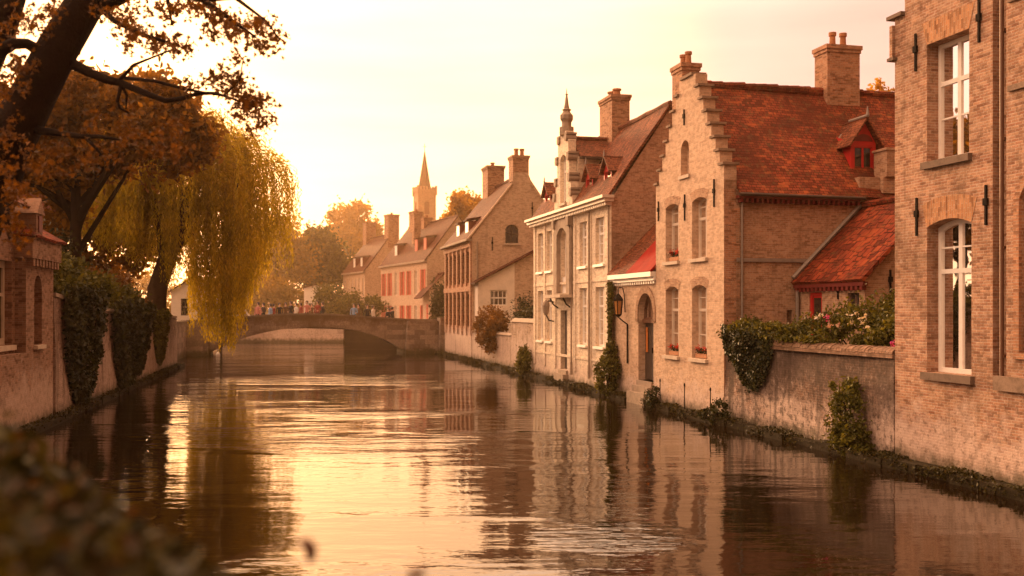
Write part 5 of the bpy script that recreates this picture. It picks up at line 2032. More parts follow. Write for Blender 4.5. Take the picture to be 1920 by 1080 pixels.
def willow():
    base = (-17.6, 50.0, 1.9)
    o = thing('weeping_willow', 'big weeping willow trailing golden branches over the canal by the bridge', 'tree', WORLD, base)
    B = Vector(base)
    mb = MB()
    fork = Vector((-16.9, 50, 5.9))
    mb.tube([B - Vector((0, 0, .6)), B + Vector((-.05, 0, .3)), Vector((-17.5, 50, 4.0)), fork], [.72, .55, .46, .42], 12)
    tr = mb.build('trunk', M['willow_bark'], o, smooth=True)
    tips = []
    rr = random.Random(21)
    for k in range(13):
        a = 2 * math.pi * k / 13 + rr.uniform(-.2, .2)
        R = rr.uniform(2.2, 3.6)
        e = Vector((-16.0 + R * math.cos(a), 50 + .8 * R * math.sin(a), rr.uniform(9.5, 11.5)))
        tips.append(e)
    tips += [Vector((-16.2, 50, 11.6)), Vector((-13.2, 49.6, 10.4)), Vector((-12.4, 50, 10.1))]
    lm = MB()
    for e in tips:
        s = fork.lerp(Vector((-17.4, 50, 4.6)), rr.uniform(0, .5))
        m_ = s.lerp(e, .5) + Vector((rr.uniform(-.3, .3), rr.uniform(-.3, .3), .4))
        lm.tube([s, m_, e], [.22, .14, .04], 7)
    lm.tube([Vector((-17.2, 50, 5.0)), Vector((-16.0, 49.4, 6.8)), Vector((-14.4, 49.2, 9.2))], [.3, .22, .1], 8)
    lm.build('limb', M['willow_bark'], tr, smooth=True)
    # hanging strands: arch out of the crown, then fall
    px_s = [-20.6, -19.2, -17.8, -16.6, -15.6, -14.6, -13.6, -12.8, -12.0, -11.2, -10.6]
    bot = [7.0, 6.2, 5.4, 4.6, 2.4, 1.4, 1.7, 4.0, 4.9, 5.5, 6.6]
    P, A = [], []
    curtains = []
    for k in range(240):
        a = RNG.uniform(0, 2 * math.pi) if k < 120 else RNG.uniform(.75, 1.4) * math.pi if k < 175 else RNG.uniform(1.1, 1.95) * math.pi
        r = math.sqrt(RNG.uniform(.05, 1)) * 5.35
        curtains.append((a, r, RNG.uniform(-1.2, .5)))
    wv = []
    for (a, r, dz) in curtains:
        cx, cy = -15.9 + r * math.cos(a) * 1.02, 50 + r * math.sin(a) * .85
        ztop = 12.7 - .085 * r * r + RNG.uniform(-.5, .3)
        if cx > -12.4:
            ztop -= .2
        ns = int(RNG.uniform(6, 16))
        if cx > -12.6:
            ns = max(3, int(ns * .32))
        zb0 = np.interp(cx * 50 / cy, px_s, bot) + (0 if abs(cy - 50) < 3 else .4) + abs(RNG.normal()) * .9
        if r < 2.2:
            zb0 = max(zb0, ztop - RNG.uniform(3, 5.5))
        dirv = np.array([math.cos(a), math.sin(a) * .85])
        for j in range(ns):
            p0 = np.array([cx + RNG.normal() * .16, cy + RNG.normal() * .18])
            zt = ztop + RNG.normal() * .2
            zb = zb0 + RNG.normal() * .5
            inner = RNG.uniform(.5, 1.3)
            L = zt - zb
            m_ = max(int(L / .085), 6)
            u = np.linspace(0, 1, m_)
            fall = u * L
            out = inner * (1 - np.exp(-fall * 1.5))
            x = p0[0] + dirv[0] * (out - inner) + .07 * np.sin(fall * 1.3 + j) + .03 * fall * RNG.normal() * .4
            y = p0[1] + dirv[1] * (out - inner) + .07 * np.cos(fall * 1.1 + j)
            z = zt - fall + .45 * np.exp(-fall * 1.2) * 0
            pts = np.stack([x, y, z], 1) + RNG.normal(size=(m_, 3)) * np.array([.05, .05, .03])
            P.append(pts)
            ax = np.tile(np.array([0, 0, -1.0]), (m_, 1))
            ax[:m_ // 5] = np.array([dirv[0], dirv[1], -.5])
            A.append(ax)
    # feathery top of the dome
    top_pts = cloud([(-15.9, 50, 10.2, 4.1, 3.2, 2.4)], 12000, 90, .12, .75)
    top_pts = top_pts[top_pts[:, 2] > 9.2]
    P.append(top_pts)
    A.append(np.tile(np.array([0, 0, -.7]), (len(top_pts), 1)))
    leaf_obj('crown', M['leaf_willow'], np.concatenate(P), .2, o, shape='strip', axis=np.concatenate(A), spread=.55)


willow()


def foreground_tree():
    base = (-6.6, 10.2, 1.4)
    o = thing('overhanging_tree', 'dark leaning tree with rust brown leaves overhanging the upper left corner', 'tree', WORLD, base)
    D = 10.6
    mb = MB()
    px = D / 1900
    mb.tube([Vector(base) - Vector((0, 0, .4)), at(-190, 720, 10.3), at(-110, 520, 10.4), at(-45, 370, 10.5), at(18, 262, D), at(62, 180, D), at(108, 92, D), at(168, -8, D), at(225, -130, D), at(250, -260, D)],
            [.46, .40, .37, .35, 46 * px, 40 * px, 37 * px, 34 * px, 29 * px, 22 * px], 14)
    mb.tube([at(-110, 480, 10.6), at(-90, 300, 10.8), at(-45, 150, 11), at(5, 40, 11), at(35, -60, 11), at(60, -180, 11)], [.3, .27, 34 * px, 30 * px, 28 * px, 22 * px], 12)
    mb.tube([at(-80, 190, 10.8), at(-30, 212, 10.7), at(20, 222, D), at(50, 218, D)], [24 * px, 22 * px, 20 * px, 20 * px], 10)
    tr = mb.build('trunk', M['bark'], o, smooth=True)
    br = MB()

    def limb(*q):
        br.tube([at(x, y, d) for x, y, d, r in q], [r * px for x, y, d, r in q], 7)
    limb((100, 110, D, 13), (78, 98, 10.5, 12), (50, 82, 10.4, 10), (25, 82, 10.3, 11), (0, 96, 10.3, 13), (-40, 120, 10.4, 15))
    limb((140, 122, D, 11), (170, 137, 10.5, 9), (205, 151, 10.4, 8), (225, 155, 10.4, 7), (265, 172, 10.3, 6), (310, 189, 10.2, 5), (345, 184, 10.2, 4), (372, 175, 10.1, 4), (405, 175, 10.1, 3), (450, 190, 10, 2), (490, 205, 10, 1))
    limb((222, 153, 10.4, 4), (250, 122, 10.3, 3), (285, 108, 10.3, 2), (330, 90, 10.2, 1.5))
    limb((228, 155, 10.4, 4), (220, 190, 10.4, 3), (226, 203, 10.4, 2.5), (242, 212, 10.4, 2))
    limb((228, 158, 10.4, 3), (238, 180, 10.5, 2.5), (236, 205, 10.5, 1.5))
    limb((230, 146, 10.4, 4), (290, 152, 10.2, 3), (350, 168, 10.1, 3), (420, 180, 9.9, 2), (450, 150, 9.9, 1.5), (455, 115, 9.9, 1))
    limb((60, 240, D, 9), (80, 246, 10.5, 8), (115, 250, 10.4, 6), (150, 256, 10.3, 5), (185, 256, 10.3, 4), (222, 262, 10.2, 2))
    limb((160, 258, 10.3, 4), (180, 278, 10.3, 3), (190, 290, 10.3, 1.5))
    limb((175, 20, D, 14), (240, -10, 10.5, 11), (310, -22, 10.3, 9), (380, 0, 10.2, 6), (430, 35, 10.1, 4), (480, 70, 10, 2))
    limb((380, 0, 10.2, 5), (440, -5, 10.1, 4), (500, 40, 10, 2), (525, 75, 10, 1))
    limb((185, 10, D, 8), (215, 40, 10.4, 5), (260, 62, 10.3, 4), (310, 78, 10.2, 3), (350, 92, 10.1, 1))
    limb((310, -22, 10.3, 5), (318, 20, 10.2, 3), (322, 45, 10.2, 1.5))
    limb((20, 240, 10.7, 12), (-10, 330, 10.5, 10), (10, 400, 10.3, 7), (20, 450, 10.2, 3))
    br.build('branch', M['bark'], tr, smooth=True)
    # leaf sprays: cx, cy, rx, ry, how many
    spots = [(205, 20, 25, 20, 90), (232, 38, 28, 22, 130), (250, 66, 30, 18, 120), (285, 76, 34, 16, 150), (322, 88, 32, 14, 130), (300, 45, 22, 18, 50), (345, 92, 12, 8, 40),
             (330, 12, 40, 14, 140), (375, 12, 35, 16, 150), (405, 35, 32, 18, 170), (432, 52, 28, 16, 140), (465, 45, 24, 14, 80), (490, 35, 16, 14, 60), (500, 62, 22, 12, 90), (522, 70, 10, 8, 30), (478, 78, 16, 10, 60), (500, 95, 14, 7, 40), (440, 72, 16, 10, 50), (385, 65, 12, 8, 25),
             (448, 112, 12, 8, 40), (438, 140, 16, 10, 50), (405, 152, 26, 14, 110), (440, 165, 24, 14, 120), (462, 182, 26, 14, 140), (482, 200, 24, 12, 120), (500, 190, 14, 8, 50), (470, 215, 22, 10, 90), (500, 225, 12, 8, 45), (472, 243, 12, 7, 35), (510, 240, 6, 5, 15), (370, 160, 26, 12, 60),
             (50, 35, 30, 25, 110), (85, 40, 20, 22, 60), (95, 15, 26, 14, 80), (50, 55, 26, 14, 70), (110, 60, 12, 12, 30), (25, 130, 24, 22, 130), (50, 130, 26, 14, 70), (10, 165, 24, 20, 130), (40, 165, 18, 12, 40), (10, 60, 16, 14, 40), (75, 75, 14, 8, 20),
             (20, 255, 30, 25, 150), (15, 320, 30, 35, 200), (20, 380, 30, 35, 200), (30, 430, 22, 25, 110), (60, 300, 22, 25, 70),
             (160, 235, 40, 18, 70), (200, 275, 30, 16, 60), (240, 200, 30, 12, 40), (120, 275, 40, 18, 70), (280, 250, 60, 30, 160), (330, 270, 40, 30, 120), (180, 310, 60, 25, 120), (100, 330, 40, 30, 90),
             (150, -40, 60, 20, 100), (330, -40, 100, 20, 200), (-40, 100, 30, 90, 160), (-40, 320, 30, 90, 160)]
    P = []
    for (cx, cy, rx, ry, n) in spots:
        k = max(4, n // 9)
        c = RNG.normal(size=(k, 2)) * np.array([rx, ry]) * .62 + np.array([cx, cy])
        dd = RNG.uniform(9.7, 11.0, k)
        idx = RNG.integers(0, k, int(n * 1.05))
        q = c[idx] + RNG.normal(size=(len(idx), 2)) * 8.0
        d_ = dd[idx] + RNG.normal(size=len(idx)) * .07
        P.append(np.stack([(q[:, 0] - 960) / 1900 * d_, d_, 3 - (q[:, 1] - 580) / 1900 * d_], 1))
    leaf_obj('crown', M['leaf_maple'], np.concatenate(P), .054, o, shape='maple')


foreground_tree()


def foreground_shrub():
    base = (-.8, 1.7, 1.4)
    o = thing('foreground_shrub', 'blurred leafy shrub with rusty and pink leaves in the lower left foreground', 'shrub', WORLD, base)
    P = []
    # outline of the shrub seen from the path: heaps lower toward the right
    heaps = [(-40, 830, 2.3, 60, 900), (20, 880, 2.2, 60, 1000), (70, 930, 2.1, 60, 900), (130, 960, 2.0, 60, 900), (190, 1010, 1.9, 55, 800), (250, 1050, 1.8, 55, 700), (310, 1060, 1.75, 50, 600), (370, 1085, 1.7, 45, 450), (410, 1110, 1.65, 40, 200), (60, 1080, 1.5, 90, 900), (220, 1100, 1.5, 80, 700),
             (0, 1000, 1.8, 90, 900), (120, 1070, 1.6, 90, 800), (-60, 960, 2.0, 90, 700), (40, 850, 2.4, 40, 300), (150, 905, 2.2, 30, 160), (230, 975, 2.0, 26, 120)]
    for (x, y, d, r, n) in heaps:
        n = int(n * .9)
        q = RNG.normal(size=(n, 2)) * r * .55 + np.array([x, y])
        d_ = d * .92 + RNG.normal(size=n) * .1
        q[:, 1] += 28
        P.append(np.stack([(q[:, 0] - 960) / 1900 * d_, d_, 3 - (q[:, 1] - 580) / 1900 * d_], 1))
    P = np.concatenate(P)
    leaf_obj('foliage', M['leaf_fore'], P, .038, o, shape='leaf')
    mb = MB()
    rr = random.Random(2)
    for k in range(30):
        p2 = Vector(P[rr.randrange(len(P))])
        p0 = Vector((p2.x * .9 - .1 + rr.uniform(-.1, .1), p2.y + rr.uniform(-.1, .2), 1.35))
        mb.tube([p0, p0.lerp(p2, .6) + Vector((.02, 0, .05)), p2], [.008, .006, .002], 5)
    mb.build('stem', M['bark'], o)
    bl = P[RNG.choice(len(P), 26)] + np.array([0, -.02, .01])
    pt = np.repeat(bl, 7, 0) + RNG.normal(size=(26 * 7, 3)) * .008
    leaf_obj('blossom', M['leaf_rust'], pt, .015, o, shape='leaf')
    s = thing('dry_stalk', 'dry bent stalk with a drooping dead seed head above the water', 'plant', WORLD, (-.95, 1.75, 1.4))
    m = MB()
    d = 1.75
    m.tube([Vector((-.95, 1.75, 1.35)), at(300, 1150, d), at(420, 1060, d), at(500, 1032, d), at(550, 1016, d), at(572, 1014, d)], [.003, .0025, .002, .0016, .0014, .0013], 5)
    m.build('stem', M['brown_wood'], s)
    h = MB()
    h.tube([at(562, 1012, d), at(574, 1018, d), at(583, 1030, d), at(583, 1046, d), at(578, 1056, d)], [.004, .011, .012, .008, .002], 8)
    h.build('seed_head', M['brown_wood'], s, smooth=True)
    s = thing('dry_stalk', 'second dry stalk poking up at the bottom edge of the water', 'plant', WORLD, (-.3, 1.7, 1.4))
    m = MB()
    m.tube([Vector((-.3, 1.7, 1.35)), at(740, 1120, 1.7), at(770, 1082, 1.7)], [.003, .002, .0015], 5)
    m.build('stem', M['brown_wood'], s)
    h = MB()
    h.tube([at(764, 1086, 1.7), at(774, 1078, 1.7), at(790, 1074, 1.7), at(798, 1078, 1.7)], [.004, .009, .008, .002], 8)
    h.build('seed_head', M['brown_wood'], s, smooth=True)


foreground_shrub()


# ------------------------------------------------------------------ plants along the banks
def hang_ivy(name, label, fr, base, lobes, n, leaf, mat, cat='ivy', out=-1):
    """lobes: (s_top0, s_top1, z_top, s_bottom, z_bottom, bulge)"""
    o = thing(name, label, cat, fr, base)
    P, Nn = [], []
    for (a, b, zt, sb, zb, bulge) in lobes:
        m = int(n / len(lobes))
        u = RNG.uniform(0, 1, m) ** .8
        w = RNG.uniform(-1, 1, m)
        half = (b - a) / 2 * np.sqrt(np.maximum(1 - u ** 1.7, .015))
        c = (a + b) / 2 * (1 - u) + sb * u
        lump = .75 + .35 * np.sin(w * 5 + u * 9) * np.sin(u * 13)
        s = c + w * half + RNG.normal(size=m) * .05
        z = zt + (zb - zt) * u + RNG.normal(size=m) * .06
        t = out * (.03 + bulge * lump * np.sqrt(np.maximum(1 - w * w, 0)) * (1 - u * .7) * RNG.uniform(.35, 1.0, m) ** .4)
        P.append(np.stack([t, s, z], 1))
        Nn.append(np.stack([np.full(m, out * 1.0), w * .8, np.full(m, .35)], 1))
    leaf_obj('foliage', mat, np.concatenate(P), leaf, o, shape='leaf', normal=np.concatenate(Nn))
    mb = MB()
    for (a, b, zt, sb, zb, bulge) in lobes:
        for k in range(3):
            s0 = a + (b - a) * (k + 1) / 4
            mb.tube([(out * .02, s0, zt), (out * .04, (s0 + sb) / 2, (zt + zb) / 2), (out * .03, sb, zb + .1)], [.03, .02, .008], 5)
    mb.build('stem', M['bark'], o)
    return o


def bank_plants():
    # right bank, garden behind the near wall
    iv = hang_ivy('ivy', 'dark ivy spilling over the corner of the weathered garden wall', RF, (0, 6.6, 2.2), [(5.4, 7.75, 2.5, 6.2, 1.05, .38), (5.2, 7.0, 2.4, 5.95, 1.5, .3), (6.6, 7.85, 2.55, 7.3, 1.8, .3)], 5200, .105, M['leaf_ivy'])
    leaf_obj('foliage', M['leaf_bush'], cloud([(.15, 6.9, 2.5, .42, .95, .28), (.2, 5.4, 2.42, .35, 1.2, .22), (.25, 4.2, 2.35, .3, 1.0, .2)], 4200, 60, .22, .5), .1, iv, shape='leaf')
    r = bush('rose_bush', 'flowering bush with pink and white blooms over the garden wall', 'bush', RF, (1.1, 3.4, 1.62),
             [(1.0, 2.9, 2.55, .6, 1.1, .55), (.75, 4.3, 2.45, .45, .9, .4), (.7, 1.4, 2.5, .5, .9, .5)], 6500, .09, M['leaf_bush'], clumps=60)
    for nm, mt, spots, n in (('white_bloom', 'petal_white', [(.55, 3.0, 2.88), (.5, 2.6, 2.92), (.5, 2.75, 2.72), (.45, 2.3, 2.74), (.5, 4.2, 2.8), (.5, 4.0, 2.86), (.4, 2.1, 2.85), (.35, 1.9, 2.62)], 12), ('pink_bloom', 'petal_pink', [(.45, 3.65, 2.82), (.25, .95, 2.32)], 22), ('blush_bloom', 'petal_blush', [(.4, 3.45, 2.62), (.45, 3.2, 2.66)], 14)):
        for sp in spots[:8]:
            leaf_obj(nm, M[mt], np.array(sp) + RNG.normal(size=(n, 3)) * .03, .06, r, shape='leaf')
    bush('garden_bush', 'taller dark bush between the rose bush and the tall tan house', 'bush', RF, (1.6, 1.9, 1.62), [(1.5, 2.0, 3.0, .8, .9, .62), (1.2, .95, 2.85, .7, .6, .8)], 5200, .1, M['leaf_bush'], clumps=50)
    bush('water_shrub', 'leafy shrub growing from the footing below the weathered garden wall', 'shrub', RF, (-.2, 1.75, .1), [(-.25, 1.7, .75, .26, .55, .62), (-.2, 1.9, 1.25, .2, .4, .35), (-.32, 1.55, .25, .25, .5, .25)], 3800, .085, M['leaf_bush'], clumps=40)
    # small plants on the footing
    bush('quay_shrub', 'tall shrub at the waterline between the pale canal house and the arched door', 'shrub', RF, (-.2, 16.4, .1), [(-.3, 16.3, .75, .35, .62, .7), (-.25, 16.5, 1.4, .25, .45, .45)], 3600, .1, M['leaf_bush'], clumps=36)
    bush('quay_shrub', 'shrub at the waterline by the far corner of the pale canal house', 'shrub', RF, (-.2, 27.6, .1), [(-.3, 27.6, .65, .3, .6, .6)], 2000, .11, M['leaf_bush'], clumps=24)
    bush('quay_tuft', 'small dark tuft growing at the foot of the arched doorway step', 'shrub', RF, (-.25, 12.1, .1), [(-.3, 12.1, .3, .2, .34, .3)], 900, .08, M['leaf_ivy'], clumps=14, stems=3)
    bush('quay_tuft', 'small dark tuft at the waterline where the weathered garden wall begins', 'shrub', RF, (-.25, 7.6, .1), [(-.3, 7.6, .35, .22, .42, .36), (-.3, 8.3, .2, .2, .3, .2)], 1200, .08, M['leaf_ivy'], clumps=18, stems=4)
    cl = thing('climbing_plant', 'narrow green climber growing up the wall left of the iron lantern', 'climber', RF, (-.1, 16.45, .3))
    n = 2600
    z = RNG.uniform(1.2, 3.95, n)
    w = np.interp(z, [1.2, 2.2, 3.0, 3.9], [.1, .1, .2, .22])
    leaf_obj('foliage', M['leaf_bush'], np.stack([-.1 - RNG.uniform(0, .1, n), 16.48 + RNG.normal(size=n) * w * .6, z], 1), .085, cl, shape='leaf')
    m = MB()
    m.tube([(-.1, 16.45, .2), (-.1, 16.5, 2), (-.1, 16.45, 3.9)], [.03, .02, .008], 5)
    m.build('stem', M['bark'], cl)
    bush('rust_bush', 'rust coloured bush hanging over the long pale garden wall', 'bush', RF, (.4, 36, 1.6), [(.15, 36.2, 2.15, .75, 1.9, .85), (-.2, 35.6, 1.4, .42, 1.3, .7)], 7000, .15, M['leaf_rust'], clumps=60)
    bush('clipped_hedge', 'dark clipped hedge behind the step of the long pale garden wall', 'hedge', RF, (1.2, 32, 1.6), [(1.4, 32, 2.6, .9, 2.2, .62), (1.8, 34.0, 2.9, .8, 1.2, .75)], 5000, .12, M['leaf_ivy'], clumps=60)
    # left bank
    hang_ivy('ivy', 'wide ivy curtain nearest the turret on the left canal wall', LF, (0, 5.9, 3.2), [(3.4, 8.6, 3.7, 5.7, .15, .8), (3.6, 6.5, 3.6, 5.2, 1.2, .6)], 7000, .17, M['leaf_ivy'], out=1)
    hang_ivy('ivy', 'dark ivy curtain reaching the water in the middle of the left canal wall', LF, (0, 12.4, 3.0), [(10.2, 14.8, 3.3, 13.0, -.05, .9), (11.0, 13.6, 3.0, 12.4, .0, .75)], 7500, .18, M['leaf_ivy'], out=1)
    hang_ivy('ivy', 'pointed ivy curtain behind the darkest one on the left canal wall', LF, (0, 16.2, 2.9), [(14.4, 18.2, 3.2, 15.8, .5, .7)], 5000, .18, M['leaf_ivy'], out=1)
    hang_ivy('ivy', 'small ivy clump near the far end of the left canal wall', LF, (0, 22, 2.7), [(20.2, 24.2, 2.9, 21.9, .6, .45)], 3600, .18, M['leaf_bush'], out=1)
    bush('hedge', 'bright topped overgrown hedge along the top of the left canal wall', 'hedge', LF, (-1.2, 9, 1.9), [(-.9, 6, 3.9, 1.2, 2.4, .75), (-.8, 10, 3.5, 1.1, 3, .75), (-.7, 14.5, 3.3, 1.0, 2.6, .65)], 12000, .17, M['leaf_bush'], clumps=110, spread=.17)
    bush('yew_bush', 'tall dark rounded bush behind the turret', 'bush', LF, (-2.9, 7.5, 1.9), [(-2.6, 7.2, 4.9, 1.3, 1.7, .9), (-2.2, 10, 4.7, 1.2, 1.9, .85), (-3, 6, 4.4, 1.2, 1.6, 1.0)], 12000, .16, M['leaf_ivy'], clumps=90, spread=.17)
    bush('rust_bush', 'rust brown bush at the foot of the willow trunk', 'bush', LF, (-1.5, 17.5, 1.9), [(-1.4, 17.5, 3.6, 1.0, 2.4, 1.0), (-1.2, 21, 3.2, .8, 2.0, .7)], 5000, .18, M['leaf_rust'], clumps=60)
    # moss along the waterline, uncountable
    n = 34000
    s = RNG.uniform(-6, 50, n)
    keep = (np.sin(s * 1.7) + np.sin(s * .63 + 2) + RNG.normal(size=n) * .8) > -.4
    s = s[keep]
    p = np.stack([-RNG.uniform(.02, .4, len(s)), s, .14 + RNG.uniform(-.13, .07, len(s)) + .04 * np.sin(s * 3)], 1)
    o = leaf_obj('moss', M['leaf_moss'], p, .07, None, RF, (0, 0, 0), shape='leaf')
    mark(o, 'ragged green moss and weeds along the foot of the right bank', 'moss', kind='stuff')
    s = RNG.uniform(-3, 28, 4500)
    p = np.stack([RNG.uniform(.02, .36, len(s)), s, .14 + RNG.uniform(-.1, .1, len(s))], 1)
    o = leaf_obj('moss', M['leaf_moss'], p, .08, None, LF, (0, 0, 0), shape='leaf')
    mark(o, 'ragged green moss along the foot of the left canal wall', 'moss', kind='stuff')


bank_plants()


def flower_boxes():
    for lab, s0, z in (('upper left window of the step gabled house', 10.95, 4.44), ('lower left window of the step gabled house', 10.95, 1.65), ('lower right window of the step gabled house', 9.03, 1.65)):
        o = thing('flower_box', 'red geraniums in a small box on the ' + lab, 'flower box', RF, (.06, s0 + .35, z))
        b = MB()
        b.box((.0, s0, z), (.14, s0 + .7, z + .11))
        b.build('planter', M['terracotta'], o)
        n = 160
        leaf_obj('foliage', M['leaf_ivy'], np.stack([.06 + RNG.normal(size=n) * .04, RNG.uniform(s0, s0 + .7, n), z + .12 + RNG.uniform(0, .14, n)], 1), .06, o, shape='leaf')
        n = 110
        c = s0 + np.array([.12, .18, .55, .62])[RNG.integers(0, 4, n)]
        leaf_obj('flower', M['petal_red'], np.stack([.04 + RNG.normal(size=n) * .035, c + RNG.normal(size=n) * .045, z + .24 + RNG.normal(size=n) * .04], 1), .05, o, shape='leaf')


flower_boxes()


# ------------------------------------------------------------------ people and small things
def skin_mesh(name, joints, edges, mats, region):
    me = bpy.data.meshes.new(name + '_cage')
    me.from_pydata([j[:3] for j in joints], edges, [])
    ob = bpy.data.objects.new(name + '_cage', me)
    COL.objects.link(ob)
    ob.modifiers.new('skin', 'SKIN')
    sv = me.skin_vertices[0].data
    for k, j in enumerate(joints):
        sv[k].radius = (j[3], j[4] if len(j) > 4 else j[3])
        sv[k].use_root = (k == 0)
    sb = ob.modifiers.new('sub', 'SUBSURF')
    sb.levels = sb.render_levels = 1
    dg = bpy.context.evaluated_depsgraph_get()
    m2 = bpy.data.meshes.new_from_object(ob.evaluated_get(dg))
    m2.name = name
    m2.materials.clear()
    for mm in mats:
        m2.materials.append(mm)
    for p in m2.polygons:
        p.material_index = region(p.center)
        p.use_smooth = True
    bpy.data.objects.remove(ob)
    bpy.data.meshes.remove(me)
    return m2


def person_mesh(shirt, arm):
    J = [(0, 0, .92, .14, .10), (0, .0, 1.12, .13, .09), (0, .0, 1.36, .17, .10), (0, 0, 1.47, .065), (0, 0, 1.54, .06), (0, -.015, 1.63, .085, .1), (0, 0, 1.73, .06, .07), (0, -.1, 1.61, .018)]
    E = [(0, 1), (1, 2), (2, 3), (3, 4), (4, 5), (5, 6), (5, 7)]
    for sx in (-1, 1):
        n = len(J)
        J += [(sx * .09, 0, .86, .085), (sx * .10, -.01, .48, .058), (sx * .10, .02, .09, .042), (sx * .11, -.13, .04, .035)]
        E += [(0, n), (n, n + 1), (n + 1, n + 2), (n + 2, n + 3)]
        n = len(J)
        bend = arm if sx > 0 else 0
        J += [(sx * .20, 0, 1.38, .055), (sx * .25, .02, 1.12, .043), (sx * (.25 - .05 * bend), -.05 - .2 * bend, .88 + .2 * bend, .034), (sx * (.24 - .08 * bend), -.09 - .26 * bend, .79 + .26 * bend, .03, .018)]
        E += [(2, n), (n, n + 1), (n + 1, n + 2), (n + 2, n + 3)]

    def reg(c):
        if c.z > 1.46:
            return 0
        if c.z < .93 and abs(c.x) < .19:
            return 2
        if c.z < .9 or c.y < -.24:
            return 0
        return 1
    return skin_mesh('person', J, E, (M['skin'], M[shirt], M['trousers']), reg)


def crowd():
    hair = MB()
    hair.tube([(0, .03, 1.56), (0, .03, 1.66), (0, .015, 1.73), (0, .005, 1.765)], [.085, .105, .092, .03], 10)
    cache = {}
    rows = [
        (-12.0, 53.0, 'shirt_pink', 'person in a pink top beside the white van on the bridge'),
        (-11.65, 53.6, 'shirt_dark', 'person in black just right of the white van on the bridge'),
        (-11.2, 52.9, 'shirt_blue', 'person in a pale blue top in the crowd on the left half of the bridge'),
        (-10.95, 53.8, 'shirt_red', 'person in red directly right of the pale blue top on the bridge'),
        (-10.6, 53.2, 'shirt_dark', 'person in black between a red top and a brown coat on the bridge'),
        (-10.2, 53.0, 'shirt_brown', 'person in a brown coat near the middle of the bridge crowd'),
        (-9.85, 53.7, 'shirt_dark', 'person in black right of the brown coat on the bridge'),
        (-9.5, 53.0, 'shirt_white', 'person in a white top near the crown of the bridge'),
        (-9.2, 53.4, 'shirt_red', 'person in a red top beside the white top near the crown of the bridge'),
        (-8.8, 53.0, 'shirt_pink', 'person in pink near the crown of the bridge, left of a brown coat'),
        (-8.45, 53.6, 'shirt_brown', 'person in a brown coat right of the pink top at the crown of the bridge'),
        (-8.1, 52.9, 'shirt_red', 'person in red at the right end of the larger bridge crowd'),
        (-7.75, 53.4, 'shirt_dark', 'person in dark clothes last on the right of the larger bridge crowd'),
        (-5.65, 53.0, 'shirt_blue', 'person in light blue leading the small group on the right half of the bridge'),
        (-5.3, 53.5, 'shirt_brown', 'person in brown behind the light blue top on the right half of the bridge'),
        (-4.75, 52.9, 'shirt_dark', 'person in black amid the small group on the right half of the bridge'),
        (-4.3, 53.4, 'shirt_white', 'person in white on the right half of the bridge, next to one in black'),
        (-3.3, 53.0, 'shirt_dark', 'stout person in dark coat standing apart on the right half of the bridge'),
        (-2.95, 53.5, 'shirt_dark', 'person in dark clothes close behind the stout one on the bridge'),
    ]
    tp = ([-22, -17.1, -13.5, -11, -9.03, -6.8, -4.44, -1.54, .38], [2.04, 2.14, 2.40, 2.57, 2.63, 2.57, 2.40, 2.20, 2.18])
    hm = None
    rr = random.Random(8)
    for k, (t, s, shirt, lab) in enumerate(rows):
        key = (shirt, k % 2)
        if key not in cache:
            cache[key] = person_mesh(shirt, 1.0 if k % 2 else 0.0)
        z = float(np.interp(t, *tp)) - .755
        o = bpy.data.objects.new('person', cache[key])
        COL.objects.link(o)
        o.location = RF.w(t, s, z)
        o.rotation_euler = (0, 0, RF.a + rr.uniform(-1.3, 1.3))
        sc_ = rr.uniform(.86, .99)
        o.scale = (sc_ * (1.25 if 'stout' in lab else 1),) * 2 + (sc_,)
        BASE[o.name] = Vector((0, 0, 0))
        mark(o, lab, 'person', 'people crossing the bridge')
        if hm is None:
            hm = hair.build('hair', M['hair'], o, smooth=True)
        else:
            h2 = hm.copy()
            COL.objects.link(h2)
            h2.parent = o


crowd()


def van():
    zr = 1.66
    o = thing('parked_van', 'small white van on the bridge at the edge of the willow curtain', 'van', RF, (-13.6, 53.9, zr))
    b = MB()
    prof = [(-15.3, zr + .3), (-12.35, zr + .3), (-12.3, zr + .75), (-12.55, zr + .95), (-12.95, zr + 1.55), (-13.2, zr + 1.68), (-15.1, zr + 1.7), (-15.3, zr + 1.55)]
    b.prism([(t, 53.2, z) for t, z in prof], (0, 1.45, 0))
    bo = b.build('body', M['van_white'], o)
    md = bo.modifiers.new('bevel', 'BEVEL')
    md.width = .07
    md.segments = 2
    w = MB()
    w.prism([(-13.9, 53.195, zr + 1.0), (-12.75, 53.195, zr + 1.0), (-13.08, 53.195, zr + 1.5), (-13.9, 53.195, zr + 1.52)], (0, -.012, 0))
    w.prism([(-15.1, 53.195, zr + 1.02), (-14.05, 53.195, zr + 1.02), (-14.05, 53.195, zr + 1.5), (-15.1, 53.195, zr + 1.5)], (0, -.012, 0))
    w.build('window', M['glass_dark'], o)
    for t in (-14.7, -12.95):
        for s in (53.2, 54.6):
            k = MB()
            k.tube([(t, s - .06, zr + .3), (t, s + .08, zr + .3)], .29, 16)
            wo = k.build('wheel', M['tyre'], o)
            k = MB()
            k.tube([(t, s - .07, zr + .3), (t, s + .09, zr + .3)], .16, 12)
            k.build('rim', M['lead'], wo)
    for s in (53.35, 54.5):
        k = MB()
        k.tube([(-12.34, s, zr + .68), (-12.28, s, zr + .68)], .09, 10)
        k.build('headlight', M['white_paint'], o)


van()


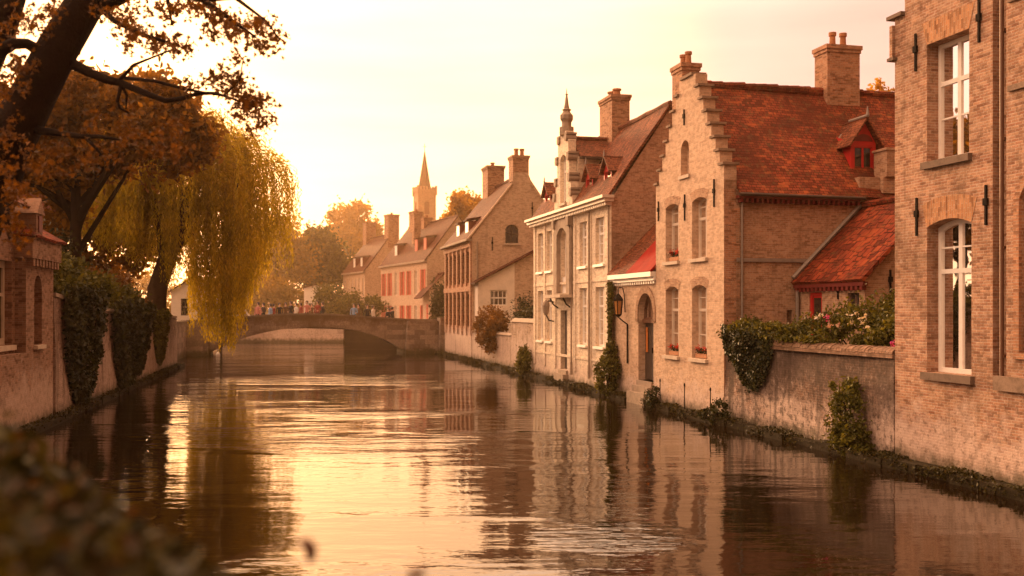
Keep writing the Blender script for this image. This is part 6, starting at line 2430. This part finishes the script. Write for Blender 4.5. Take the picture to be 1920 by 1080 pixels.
def small_things():
    for k, (s, lab) in enumerate(((11.75, 'thin iron mooring post beside the tuft near the arched doorway'), (9.95, 'thin iron mooring post in the middle of the step gabled house front'), (8.25, 'thin iron mooring post near the corner of the step gabled house'))):
        o = thing('mooring_post', lab, 'post', RF, (-.24, s, .1), 'iron posts along the step gabled house')
        m = MB()
        m.tube([(-.24, s, -.3), (-.24, s, .82), (-.24, s, .83), (-.24, s, .88), (-.24, s, .92)], [.017, .015, .026, .026, .008], 8)
        m.build('post', M['iron'], o)
    o = thing('mooring_pile', 'dark wooden pile standing in the water at the left foot of the bridge', 'post', RF, (-14.3, 50.4, 0))
    m = MB()
    m.tube([(-14.3, 50.4, -.5), (-14.3, 50.4, 1.0), (-14.28, 50.4, 1.08)], [.11, .1, .05], 8)
    m.build('post', M['dark_wood'], o)
    m = MB()
    m.tube([(-14.3, 50.4, .62), (-14.3, 50.4, .70)], .13, 8)
    m.build('band', M['iron'], o)
    o = thing('buoy', 'small pale float in the water beside the dark wooden pile', 'buoy', RF, (-14.45, 49.9, 0))
    m = MB()
    m.tube([(-14.45, 49.9, -.12), (-14.45, 49.9, 0), (-14.45, 49.9, .14), (-14.45, 49.9, .26), (-14.45, 49.9, .32)], [.06, .13, .14, .09, .02], 10)
    m.build('float', M['white_paint'], o, smooth=True)
    m = MB()
    m.tube([(-14.45, 49.9, .3), (-14.45, 49.9, .42)], .025, 6)
    m.build('handle', M['iron'], o)


small_things()


# ------------------------------------------------------------------ air
def haze():
    b = MB()
    b.box((-160, -25, -1.6), (160, 420, 46))
    m = bpy.data.materials.new('haze')
    m.use_nodes = True
    t = m.node_tree
    t.nodes.clear()
    out = nd(t, 'ShaderNodeOutputMaterial')
    v = nd(t, 'ShaderNodeVolumePrincipled')
    v.inputs['Color'].default_value = (1.0, 0.72, 0.44, 1)
    v.inputs['Density'].default_value = 0.0005
    v.inputs['Anisotropy'].default_value = 0.8
    t.links.new(v.outputs[0], out.inputs['Volume'])
    o = b.build('haze', m)
    mark(o, 'thin golden evening haze over the canal', 'haze', kind='stuff')


haze()
